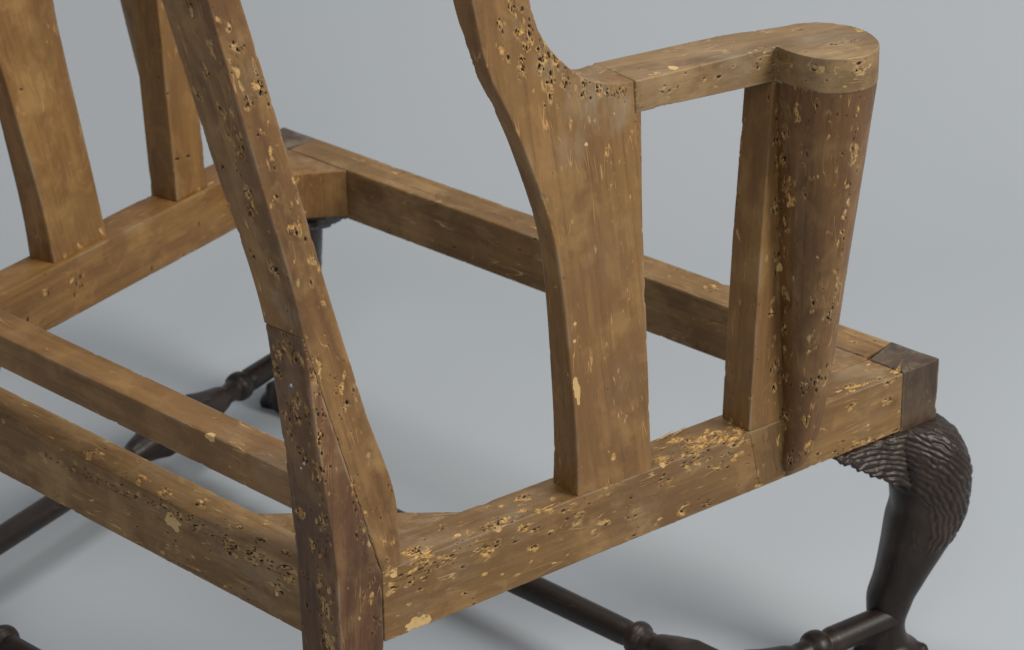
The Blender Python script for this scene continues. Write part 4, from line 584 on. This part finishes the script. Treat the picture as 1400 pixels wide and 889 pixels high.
def flipside(P, lean=False):
    # the far side of the chair; its arm leans back a little more than the near one
    P = P.copy(); P[..., 0] *= -1
    if lean:
        g = pchip([.27, .38, .46, .55], [0, -.008, -.0145, -.0215], P[..., 2].ravel()).reshape(P.shape[:-1])
        P += g[..., None]*np.array([-.17514, .98454, 0])
    return P
def rectloft(name, keys, corners, mat, parent, res=.0012, bevel=.0012, seed=1, density=40, tonefn=None, extra=None, smoothkeys=False, spots=True, mirror=False, lean=False, sides=(1, 1, 1, 1)):
    """keys (n), corners (n,4,3). Stations are spread evenly by the distance the corners move."""
    keys = np.asarray(keys, float); cs = np.asarray(corners, float)
    if mirror: cs = flipside(cs, lean)
    fine = np.unique(np.concatenate([np.linspace(keys[0], keys[-1], 4000), keys]))
    def ev(s):
        out = np.zeros((len(s), 4, 3))
        for a in range(4):
            for c in range(3):
                out[:, a, c] = pchip(keys, cs[:, a, c], s) if smoothkeys else np.interp(s, keys, cs[:, a, c])
        return out
    F = ev(fine); mv = np.linalg.norm(np.diff(F, axis=0), axis=2).max(1)
    cum = np.concatenate([[0], np.cumsum(mv)]); m = max(3, int(cum[-1]/res)+1)
    s = np.interp(np.linspace(0, cum[-1], m), cum, fine)
    Q = ev(s)                                           # m,4,3
    rings = []; edges = []
    nb = 3
    side_n = []
    for a in range(4):
        ln = np.linalg.norm(Q[:, (a+1) % 4]-Q[:, a], axis=1).max()
        side_n.append(max(2, int(ln/(res*sides[a]))))
    cols = []; ed = []
    for a in range(4):
        c = Q[:, a]; pv = Q[:, (a-1) % 4]; nx = Q[:, (a+1) % 4]
        l1 = np.linalg.norm(pv-c, axis=1, keepdims=True); l2 = np.linalg.norm(nx-c, axis=1, keepdims=True)
        e1 = (pv-c)/(l1+1e-9); e2 = (nx-c)/(l2+1e-9)
        bv = np.minimum(bevel, .45*np.minimum(l1, l2))
        for t in np.linspace(0, 1, nb+1):
            th = t*math.pi/2
            cols.append(c+e1*bv*(1-math.sin(th))+e2*bv*(1-math.cos(th))); ed.append(np.zeros(m))
        nx_l1 = l2; bvn = np.minimum(bevel, .45*np.minimum(l2, np.linalg.norm(Q[:, (a+2) % 4]-nx, axis=1, keepdims=True)))
        A_ = c+e2*bv; B_ = nx-e2*bvn
        for t in np.linspace(0, 1, side_n[a]+1)[1:-1]:
            cols.append(A_+(B_-A_)*t); ed.append((np.minimum(t, 1-t)*l2[:, 0]))
    rings = np.stack(cols, 1); edge = np.stack(ed, 1)
    # softened ends: repeat the first/last ring a little inside
    def shrink(r, k, ax): 
        c = r.mean(0); d = r-c; l = np.linalg.norm(d, axis=1, keepdims=True)
        return c+d*(1-np.minimum(bevel*k/np.maximum(l, 1e-6), .5))+ax
    ax0 = rings[0].mean(0)-rings[1].mean(0); ax0 /= np.linalg.norm(ax0)+1e-9
    ax1 = rings[-1].mean(0)-rings[-2].mean(0); ax1 /= np.linalg.norm(ax1)+1e-9
    rings = np.concatenate([[shrink(rings[0], 1., ax0*bevel*.6)], rings, [shrink(rings[-1], 1., ax1*bevel*.6)]])
    edge = np.concatenate([[edge[0]*0], edge, [edge[-1]*0]])
    return grid_mesh(name, rings, edge, None, mat, parent, seed, density, tonefn=tonefn, extra=extra, spots=spots)

# ------------------------------------------------------------------ geometry of the chair
# x across (towards the near side), y forward, z up; T runs along the near side rail, N points outwards from it
H, HB, FL = .27, .2173, -.025
A0 = np.array([.2903, 0, 0]); Tn = np.array([.17514, .98454, 0]); Nn = np.array([.98454, -.17514, 0])
Z = np.array([0, 0, 1.])
def S(t, z, off=0.): return A0+Tn*t+Nn*off+Z*z
def secz(z, t0, t1, o_out, o_in):           # cross-section at height z: outer face from t0 to t1, then inner
    return [S(t0, z, o_out), S(t1, z, o_out), S(t1, z, o_in), S(t0, z, o_in)]

chair = bpy.data.objects.new('armchair_frame', None); C.objects.link(chair)
chair.location = (0, .28, FL)
chair['label'] = 'bare wooden frame of an old wing armchair on dark carved legs, riddled with tack holes'
chair['category'] = 'chair frame'
bpy.context.view_layer.update()
PINV = chair.matrix_world.inverted()

MADE = []
def reg(o, label=None):
    o.matrix_parent_inverse = PINV
    if label: o['label'] = label
    MADE.append(o); return o

for side in (1, -1):
    mir = side < 0
    rs = 1. if not mir else 2.2
    dn = 1. if not mir else .35
    bm = W_BOARD if not mir else W_FAR
    rmat = W_RAIL if not mir else W_FAR
    # ---- side rail
    kt = [.0342, .2, .4, .5288]
    o = rectloft('side_rail', kt, [[S(t, HB-.003+.003*min(1, t/.3), 0), S(t, H+.0018-.003*t/.53, 0), S(t, H+.0012-.003*t/.53, -.0365), S(t, HB-.002, -.0365)] for t in kt],
                 rmat, chair, .00085*rs, .0012, 21+mir, 130*dn, mirror=mir, sides=(1, 1, 2.5, 3))
    reg(o); side_rail = o
    # ---- wing board (S curve)
    lz = [.2690, .2919, .3825, .4664, .5462, .5807, .6078, .6315, .6647, .70, .75, .85, .98]
    lt = [.2045, .2047, .1985, .1887, .1640, .1491, .1361, .1291, .1226, .117, .112, .108, .105]
    rz = [.2690, .3805, .4731, .5535, .5543, .5774, .5783, .5845, .5933, .6036, .6196, .633, .654, .70, .75, .85, .98]
    rt = [.2741, .2694, .2651, .2635, .2583, .2570, .2442, .2246, .2091, .1981, .1840, .1767, .1700, .163, .161, .168, .18]
    tz = [.2690, .30, .40, .47, .5462, .61, .6647, .98]
    tt = [.0300, .0285, .0230, .0200, .0185, .0180, .0240, .026]
    zs = np.unique(np.concatenate([np.linspace(.269, .98, 300), np.linspace(.57, .63, 160), rz]))
    L_ = pchip(lz, lt, zs); Rr = np.interp(zs, rz, rt); Tt = pchip(tz, tt, zs)
    sm = (zs > .5785) & (zs < .72); Rr[sm] = pchip(rz[6:], rt[6:], zs[sm])
    o = rectloft('wing_board', zs, [secz(z, a, b, -.0008, -.0008-c) for z, a, b, c in zip(zs, L_, Rr, Tt)],
                 bm, chair, .0009*rs, .0016, 31+mir, 60*dn, mirror=mir, lean=True, sides=(1, 2.5, 2.5, 1))
    reg(o)
    # ---- arm slat
    o = rectloft('arm_slat', [.2692, .4138, .5490], [secz(.2692, .3686, .412, -.0008, -.0325), secz(.4138, .3758, .418, -.0008, -.0325), secz(.549, .3846, .420, -.0008, -.0312)],
                 bm, chair, .0011*rs, .0012, 41+mir, 50*dn, mirror=mir, lean=True, sides=(1, 2, 2, 1))
    reg(o)
    # ---- arm support (tapered half-round cone)
    m_ = int(.33/(.00095*rs)); k_ = int(.24/(.00095*rs))
    z = np.linspace(.2215, .5490, m_)
    rad = pchip([.2215, .235, .27, .40, .5490], [.0065, .0112, .0160, .0268, .0384], z)
    tc = pchip([.2215, .27, .40, .5490], [.4120, .4190, .4195, .4218], z)
    oc = pchip([.2215, .235, .27, .40, .5490], [-.0020, .0005, .0030, .0080, .0122], z)
    th = np.linspace(0, 2*math.pi, k_, endpoint=False)
    rings = S(0, 0)[None, None]+Tn*(tc[:, None]+.95*rad[:, None]*np.cos(th))[..., None]+Nn*(oc[:, None]+1.05*rad[:, None]*np.sin(th))[..., None]+Z*z[:, None, None]
    if mir: rings = flipside(rings, True)
    edge = np.full(rings.shape[:2], .02); edge[:4] = 0
    # marks gather in upright strips
    ang = np.broadcast_to(th[None, :], edge.shape); edge = np.where(np.abs(ang-.75) < .16, .001, edge); edge = np.where(np.abs(ang-2.75) < .12, .001, edge)
    o = grid_mesh('arm_support', rings, edge, None, W_CONE if not mir else W_FAR, chair, 51+mir, 130*dn)
    reg(o)
    # ---- arm rail ending in a round
    tcd, ocd, rd, ro = .4215, .0117, .0358, .0417
    kt = list(np.linspace(.2580, .3857, 50))
    kt2 = list(tcd+rd*np.sin(np.linspace(-math.pi/2+.03, math.pi/2-.02, 90)))
    kin = pchip([.258, .31, .36, .385, .4015, .422, .4603], [-.0470, -.0450, -.0428, -.0400, -.0340, -.0262, ocd], np.array(kt+kt2))
    secs = []
    for i, t in enumerate(kt+kt2):
        zt = .5778-.0042*(t-.258)/.135 if t < .392 else .5736; zb = zt-.0238-.0025*sstep(.258, .392, np.array(t))
        el = ro/rd*math.sqrt(max(rd*rd-(t-tcd)**2, 0))
        oo = 0. if i < 50 else max(0., ocd+el)
        oi = float(kin[i])
        if t > tcd: oi = ocd-el
        elif t > .385: oi = float(np.interp(t, [.385, tcd], [-.0400, ocd-ro]))
        secs.append([S(t, zb, oo), S(t, zt, oo), S(t, zt, oi), S(t, zb, oi)])
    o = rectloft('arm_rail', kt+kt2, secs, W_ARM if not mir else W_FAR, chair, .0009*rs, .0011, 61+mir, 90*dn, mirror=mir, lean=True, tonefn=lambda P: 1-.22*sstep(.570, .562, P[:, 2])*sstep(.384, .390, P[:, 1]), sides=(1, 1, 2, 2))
    reg(o)
    bt_ = [.2105, .2246, .2442, .2574]
    o = rectloft('arm_block', bt_, [[S(t, .556, -.0175), S(t, zt, -.0175), S(t, zt, oi), S(t, .558, oi)] for t, zt, oi in zip(bt_, [.5920, .5846, .5786, .5777], [-.0190, -.0330, -.0425, -.0468])],
                 W_ARM if not mir else W_FAR, chair, .0012*rs, .0008, 65+mir, 6*dn, mirror=mir, lean=True, smoothkeys=True)
    reg(o)
    # ---- back post and rear leg, scarfed together
    zk = [.2700, .2870, .3136, .3998, .4925, .5846, .7009, .85, 1.02]
    rt_ = [.0500, .0504, .0498, .0273, .0038, -.0180, -.0466, -.088, -.135]
    zr = [.2141, .2865, .3625, .4649, .5914, .7059, .85, 1.02]
    rr_ = [-.0031, -.0024, -.0096, -.0175, -.0442, -.0700, -.105, -.146]
    zs = np.unique(np.concatenate([np.linspace(.2700, 1.02, 120), [.4645, .4655]]))
    ridge = pchip(zr, rr_, zs); right = pchip(zk, rt_, zs)
    scarf = np.interp(zs, [.27, .4645, .4655, 1.02], [.0345, -.0170, -1, -1]); left = np.maximum(ridge, scarf)
    dep = np.interp(zs, [.27, .4645, .4655, .6, 1.02], [.0395, .0370, .0384, .0452, .055])
    Xn = np.array([-1., 0, 0])
    def psec(z, a, b, d, oo):
        p0 = S(a, z, oo); p1 = S(b, z, oo); return [p0, p1, p1+Xn*d, p0+Xn*d]
    o = rectloft('back_post', zs, [psec(z, a, b, d, -.0008) for z, a, b, d in zip(zs, left, right, dep)],
                 W_POST if not mir else W_FAR, chair, .0009*rs, .0012, 71+mir, 190*dn, mirror=mir, sides=(1, 2, 2, 1))
    reg(o)
    zl = [FL, .05, .15, .2141, .2720, .2735, .3625, .4640]
    lr = [-.060, -.030, -.008, -.0031, -.0026, -.0025, -.0096, -.0175]
    rr2 = [-.028, .002, .024, .0331, .0338, .0330, .0100, -.0162]
    zs = np.linspace(FL, .4640, 90); a_ = pchip(zl, lr, zs); b_ = np.interp(zs, zl, rr2); b_ = np.where(zs > .273, np.interp(zs, [.273, .464], [.0333, -.0168]), b_)
    d_ = np.interp(zs, [FL, .15, .2141, .2865, .3625, .464], [.034, .038, .0403, .0413, .0365, .0372])
    o = rectloft('rear_leg', zs, [psec(z, a, max(b, a+.0006), d, 0.) for z, a, b, d in zip(zs, a_, b_, d_)],
                 W_RED, chair, .0009*rs, .0011, 81+mir, 170*dn, mirror=mir, tonefn=lambda P: 1+(.06+.58*sstep(.27, .40, P[:, 2]))*sstep(-.006, -.002, (np.abs(P[:, 0])-.2903)*.98454-P[:, 1]*.17514), sides=(1, 2, 2, 1))
    reg(o, 'dark red-brown rear leg scarfed into the back post')
    # ---- front leg: block, cabriole, foot
    blk = [np.array([.3832, .5216]), np.array([.3900, .5607]), np.array([.3428, .5607]), np.array([.3490, .5236])]
    o = rectloft('leg_block', [.2160, .2692], [[np.array([*q, z]) for q in blk] for z in (.2160, .2692)], W_DARKBLK, chair, .0011*rs, .001, 91+mir, 14*dn, mirror=mir)
    reg(o, 'dark stained square top of a front leg')
    zz = [FL, -.014, -.002, .010, .024, .048, .069, .1005, .125, .142, .170, .198, .2100, .2165]
    uu = [.002, .003, .001, -.003, -.0040, -.0020, .0050, .0150, .0220, .0260, .0255, .0180, .0080, .0020]
    hh = [.028, .033, .028, .0185, .0160, .0190, .0210, .0260, .0300, .0310, .0330, .0310, .0275, .0255]
    z = np.linspace(FL, .2165, int(230/rs)); th = np.linspace(0, 2*math.pi, int(200/rs), endpoint=False)
    u = pchip(zz, uu, z); hf = pchip(zz, hh, z)
    ex = pchip([FL, .02, .05, .12, .17, .2165], [1., .95, .80, .72, .75, .62], z)[:, None]
    cu = np.sign(np.cos(th))*np.abs(np.cos(th))**1.; sv = np.sin(th)
    rr = (np.abs(cu[None])**(2/ex)+np.abs(sv[None])**(2/ex))**(-ex/2)
    D1 = np.array([.7071, .7071, 0]); D2 = np.array([.7071, -.7071, 0])
    base = np.array([.37, .54, 0])
    rings = base+D1*(u[:, None]+hf[:, None]*rr*cu)[..., None]+D2*(hf[:, None]*rr*sv)[..., None]+Z*z[:, None, None]
    if mir: rings = rings.copy(); rings[..., 0] *= -1
    def carve(P, mir=mir):
        Q = P.copy()
        if mir: Q[:, 0] *= -1
        q = Q-base; uu_ = q@D1; vv = q@D2; zz_ = Q[:, 2]
        # distance from the hollow behind the knee: ribs sweep round it
        fld = np.sqrt((uu_+.020)**2+(zz_-.114-.48*np.abs(vv))**2)
        wob = fbm(Q*120, 2, 5)*.0060
        rib = np.abs(np.sin((fld+wob)*math.pi/.0050))**.8*(.45+.9*fbm(Q*85, 2, 14))+(fbm(Q*np.array([260, 260, 160]), 2, 4)-.5)*.6
        msk = sstep(.100, .118, zz_-.30*(.035-uu_)*0)*sstep(.040, .047, fld)
        out = msk*(.0005+(rib-.5)*.0016+(fbm(Q*500, 2, 9)-.5)*.0010)
        # toes on the foot
        ang = np.arctan2(vv, uu_-.002)
        toe = sstep(.002, -.008, zz_)*(np.maximum(np.cos(ang*4), 0)**1.5*.0065-.002)
        knuck = sstep(.006, -.004, zz_)*np.maximum(np.cos(ang*4), 0)**3*.004*np.sin((zz_+.025)*300)
        return out+toe+knuck
    edge = np.full(rings.shape[:2], .02)
    o = grid_mesh('front_leg', rings, edge, None, W_LEG, chair, 95+mir, 8, extra=carve)
    reg(o)
    # knee brackets under the rails
    bt = np.array([.462, .470, .478, .484, .492, .500, .508, .516, .528, .540, .552])
    bz = np.array([.2125, .2060, .2035, .1965, .1930, .1855, .1830, .1760, .1700, .1640, .160])
    bo = np.array([.0015, .0030, .0035, .0045, .0050, .0065, .0080, .0100, .0130, .0160, .019])
    def bcarve(P, mir=mir):
        Q = P.copy()
        if mir: Q[:, 0] *= -1
        q = Q-base
        fld = np.sqrt((Q[:, 2]-.114-.48*np.abs(q@D2))**2+((q@D1)+.020)**2)
        rib = np.abs(np.sin((fld+fbm(Q*120, 2, 5)*.0060)*math.pi/.0050))**.8*(.45+.9*fbm(Q*85, 2, 14))
        return (rib-.5)*.0022*sstep(.2168, .2150, Q[:, 2])
    cs = [[S(t, b, oo-.002), S(t, .2160, oo*.4), S(t, .2160, -.030), S(t, b+.006, -.028)] for t, b, oo in zip(bt, bz, bo)]
    o = rectloft('knee_bracket', bt, cs, W_LEG, chair, .0012*rs, .002, 101+mir, 4, mirror=mir, extra=bcarve, smoothkeys=True)
    reg(o)
    # the matching bracket under the front rail (swap the two rail directions)
    def F(t, z, off): return np.array([.39-(.5695-t), .5607+off, z])
    cs = [[F(t, b, oo-.002), F(t, .2160, oo*.4), F(t, .2160, -.030), F(t, b+.006, -.028)] for t, b, oo in zip(bt, bz, bo)]
    o = rectloft('knee_bracket', bt, cs, W_LEG, chair, .0013*rs, .002, 103+mir, 4, mirror=mir, extra=bcarve, smoothkeys=True)
    reg(o)

# front rail, rear rail, lower back rail, crest
def xsec(x, y0, y1, z0, z1): return [np.array([x, y0, z0]), np.array([x, y0, z1]), np.array([x, y1, z1]), np.array([x, y1, z0])]
def fr_tone(P): return np.where(P[:, 0] < -.12, .80, 1.0)+.12*sstep(-.02, .12, P[:, 0])*0
reg(rectloft('front_rail', [-.3420, .3420], [xsec(-.3420, .5255, .5612, HB+.001, H-.0006), xsec(.3420, .5255, .5612, HB+.0005, H-.0010)], W_RAIL, chair, .0014, .0014, 111, 200, sides=(1, 1, 2, 2),
             tonefn=lambda P: .93-.14*sstep(-.141, -.139, -P[:, 0]-.28)*0-.13*sstep(-.1705, -.1695, -np.abs(P[:, 0]+.19)-.10)*0))
reg(rectloft('rear_rail', [-.2500, .2500], [xsec(-.2500, 0.0004, .0322, HB-.0002, H-.0003), xsec(.2500, 0.0004, .0322, HB-.0002, H-.0003)], W_RAIL, chair, .0009, .0012, 115, 190, sides=(1, 1, 2, 2)))
reg(rectloft('lower_back_rail', [-.2540, .2540], [xsec(x, .0005, .0300, .3150, .3435) for x in (-.2540, .2540)], W_BOARD, chair, .0011, .0014, 119, 26, sides=(1, 1, 2, 2)))
reg(rectloft('crest_rail', [-.268, -.15, 0, .15, .268], [[np.array([x, -.1400, .955]), np.array([x, -.150, zt]), np.array([x, -.122, zt]), np.array([x, -.112, .955])] for x, zt in ((-.268, 1.0), (-.15, 1.03), (0, 1.045), (.15, 1.03), (.268, 1.0))], W_POST, chair, .004, .002, 120, 10, smoothkeys=True))

# diagonal corner blocks inside the seat frame
def cblock(pts, mat, seed):
    c4 = [np.array(p) for p in pts]
    secs = [[np.array([*p, z]) for p in c4] for z in (.2230, .2682)]
    reg(rectloft('corner_block', [.2230, .2682], secs, mat, chair, .0016, .001, seed, 8))
for s in (1, -1):
    cblock([(s*.166, .0326), (s*.2765, .1345), (s*.2655, .0650), (s*.2480, .0326)], W_RAIL, 131+s)
    cblock([(s*.2616, .5250), (s*.3210, .4490), (s*.3400, .4900), (s*.3460, .5250)], W_FAR if s < 0 else W_RAIL, 135+s)

# square tenon of the slat showing in the near side rail
reg(rectloft('slat_tenon', [.2215, .2685], [secz(.2215, .3795, .4080, 0.0004, -.004), secz(.2685, .3690, .4020, 0.0004, -.004)], W_RAIL, chair, .001, .0004, 141, 8, tonefn=lambda P: np.full(len(P), .70)))

# ------------------------------------------------------------------ turned stretchers
def turned(name, p0, p1, prof, seed, res=.0016):
    """prof: (distance along 0..1, radius, squareness 0..1)"""
    p0 = np.array(p0, float); p1 = np.array(p1, float); ln = np.linalg.norm(p1-p0); ax = (p1-p0)/ln
    b1 = np.cross(ax, Z); b1 /= np.linalg.norm(b1); b2 = np.cross(b1, ax)
    pr = np.array(prof); m = int(ln/res); s = np.linspace(0, 1, m)
    rad = np.interp(s, pr[:, 0], pr[:, 1]); sq = np.interp(s, pr[:, 0], pr[:, 2])
    th = np.linspace(0, 2*math.pi, 64, endpoint=False)
    sqr = 1/np.maximum(np.abs(np.cos(th)), np.abs(np.sin(th))); sqr = np.minimum(sqr, 1.30)
    rr = rad[:, None]*(1+(sqr[None]-1)*sq[:, None])
    rings = (p0+ax*(s*ln)[:, None])[:, None]+b1*(rr*np.cos(th))[..., None]+b2*(rr*np.sin(th))[..., None]
    return reg(grid_mesh(name, rings, np.full(rings.shape[:2], .02), None, W_LEG, chair, seed, 6, spots=False))
def ring(c, w, r, r0):     # a bead between necks
    out = []
    for a in np.linspace(-1, 1, 9): out.append((c+a*w, r0+(r-r0)*math.sqrt(max(0, 1-a*a)), 0))
    return out
ZS = .035
def side_prof(bc):
    hb = .085                                           # block centre and half length, in fractions
    p = [(0, .0115, 0), (bc-hb-.115, .0118, 0)]+ring(bc-hb-.085, .016, .0148, .0100)
    p += [(bc-hb-.045, .0095, 0), (bc-hb-.03, .0125, 0), (bc-hb+.005, .0158, .2), (bc-hb+.03, .0162, 1), (bc+hb-.03, .0162, 1), (bc+hb-.005, .0158, .2), (bc+hb+.03, .0125, 0), (bc+hb+.045, .0095, 0)]
    p += ring(bc+hb+.085, .016, .0148, .0100)+[(bc+hb+.115, .0118, 0), (1, .0112, 0)]
    return p
for s in (1, -1):
    p1 = S(.540, ZS, -.012); p0 = S(-.02, ZS, -.024)
    if s < 0: p1[0] *= -1; p0[0] *= -1
    turned('side_stretcher', p0, p1, side_prof(.685), 151+s)
Lm = .66
def md(x): return (x+Lm/2)/Lm
mp = [(0, .0150, 1), (md(-.293), .0152, 1), (md(-.275), .0152, .2), (md(-.262), .0125, 0), (md(-.256), .0098, 0)]+ring(md(-.240), .010, .0150, .0105)+[(md(-.222), .0112, 0), (md(0), .0125, 0)]
mp = mp+[(1-a, b, c) for a, b, c in mp[::-1]][1:]
turned('medial_stretcher', (-Lm/2, .368, ZS), (Lm/2, .368, ZS), mp, 161)
turned('rear_stretcher', (-.262, .004, ZS+.009), (.262, .004, ZS+.009), [(0, .0115, 0), (.2, .0118, 0)]+ring(.24, .013, .016, .0105)+[(.28, .0112, 0), (.5, .0130, 0), (.72, .0112, 0)]+ring(.76, .013, .016, .0105)+[(.8, .0118, 0), (1, .0115, 0)], 163)

# tack heads left in the rear leg, slivers standing up from the torn top edge of the near rail
near_leg = next(o for o in MADE if o.name == 'rear_leg'); near_rail = next(o for o in MADE if o.name == 'side_rail')
def tack(p, n, r):
    th = np.linspace(0, 2*math.pi, 10, endpoint=False); n = np.array(n, float); n /= np.linalg.norm(n)
    a = np.cross(n, Z); a /= np.linalg.norm(a); b = np.cross(n, a); V = []
    for h_, q in ((-.0008, 1.), (.0003, 1.), (.0008, .6)): V += [np.array(p)+n*h_+(a*math.cos(t)+b*math.sin(t))*r*q*(1+.2*math.sin(3*t)) for t in th]
    V.append(np.array(p)+n*.0010); F_ = [(i*10+j, i*10+(j+1) % 10, (i+1)*10+(j+1) % 10, (i+1)*10+j) for i in range(2) for j in range(10)]+[(20+j, 20+(j+1) % 10, 30) for j in range(10)]
    V = np.array(V); o = finish('tack', V, F_, M_METAL, near_leg, V); o.matrix_parent_inverse = Matrix(); return o
tack((.2686, -.0143, .4246), (0, -1, -.1), .0016); tack((.2718, -.0099, .3654), (0, -1, -.1), .0013); tack((.2681, -.0095, .3605), (0, -1, -.1), .0009)
def sliver(p, d, ln, wd, lift, par=near_rail):
    d = np.array(d, float); d /= np.linalg.norm(d); a = np.cross(d, Z); a /= np.linalg.norm(a); p = np.array(p, float); V = []
    for s_, q, h_ in ((-.5, .35, -.0006), (-.2, 1, .0002), (.15, .8, .35*lift), (.5, .12, lift)):
        c = p+d*ln*s_+Z*h_
        V += [c-a*wd*q, c+a*wd*q*.9+Z*.0002, c+a*wd*q*.4+Z*wd*.9*q, c-a*wd*q*.5+Z*wd*.7*q]
    F_ = [(i*4+j, i*4+(j+1) % 4, (i+1)*4+(j+1) % 4, (i+1)*4+j) for i in range(3) for j in range(4)]+[(0, 3, 2, 1), (12, 13, 14, 15)]
    V = np.array(V); wc = np.zeros((len(V), 4)); wc[:, 0] = rg_s.uniform(.45, 1)
    o = finish('splinter', V, F_, W_RAIL, par, V+.3, wc, smooth=False); o.matrix_parent_inverse = Matrix(); return o
rg_s = np.random.default_rng(4)
for p, d, ln, wd, lf in (((.3122, .3152, .2698), (.2, 1, 0), .017, .0012, .0035), ((.3151, .3273, .2698), (.1, 1, 0), .014, .0011, .0026), ((.3427, .3191, .2702), (.3, 1, 0), .011, .0010, .0015),
                         ((.3440, .3420, .2700), (-.3, 1, 0), .012, .0009, .0012), ((.3333, .3193, .2700), (.6, 1, 0), .010, .0010, .0016), ((.3203, .1763, .2712), (.2, 1, 0), .015, .0011, .0010),
                         ((.3140, .1334, .2703), (.25, 1, 0), .012, .0012, .0010), ((.2908, .0696, .2714), (.4, 1, 0), .010, .0011, .0012), ((.3016, .0711, .2714), (.1, 1, 0), .011, .0012, .0012),
                         ((.3697, .4767, .2693), (.2, 1, 0), .013, .0010, .0012), ((.3230, .2990, .2700), (.5, 1, 0), .009, .0009, .0016), ((.3351, .2817, .2702), (-.4, 1, 0), .009, .0010, .0014)):
    sliver(p, d, ln, wd, lf)


# ------------------------------------------------------------------ backdrop sweep (floor and wall in one sheet)
def backdrop():
    d = np.array([math.sin(yaw), math.cos(yaw), 0]); rt = np.array([d[1], -d[0], 0]); o = np.array([0, .3, FL])
    prof = [(-4.0, 0)]; r = .9; s0 = .75
    prof += [(x, 0) for x in np.linspace(-3, s0, 12)]
    prof += [(s0+r*math.sin(a), r-r*math.cos(a)) for a in np.linspace(.05, math.pi/2, 32)]
    prof += [(s0+r, z) for z in np.linspace(r+.2, 4.5, 8)]
    xs = np.linspace(-3.5, 3.5, 15); V = []
    for s_, z_ in prof:
        for x in xs: V.append(o+d*s_+rt*x+Z*z_)
    n = len(xs); F_ = [(i*n+j, i*n+j+1, (i+1)*n+j+1, (i+1)*n+j) for i in range(len(prof)-1) for j in range(n-1)]
    V = np.array(V)
    b = finish('floor', V, F_, M_PAPER, None, V)
    b['kind'] = 'structure'
    b['label'] = 'seamless blue-grey backdrop paper curving up behind the chair frame'
    return b
backdrop()
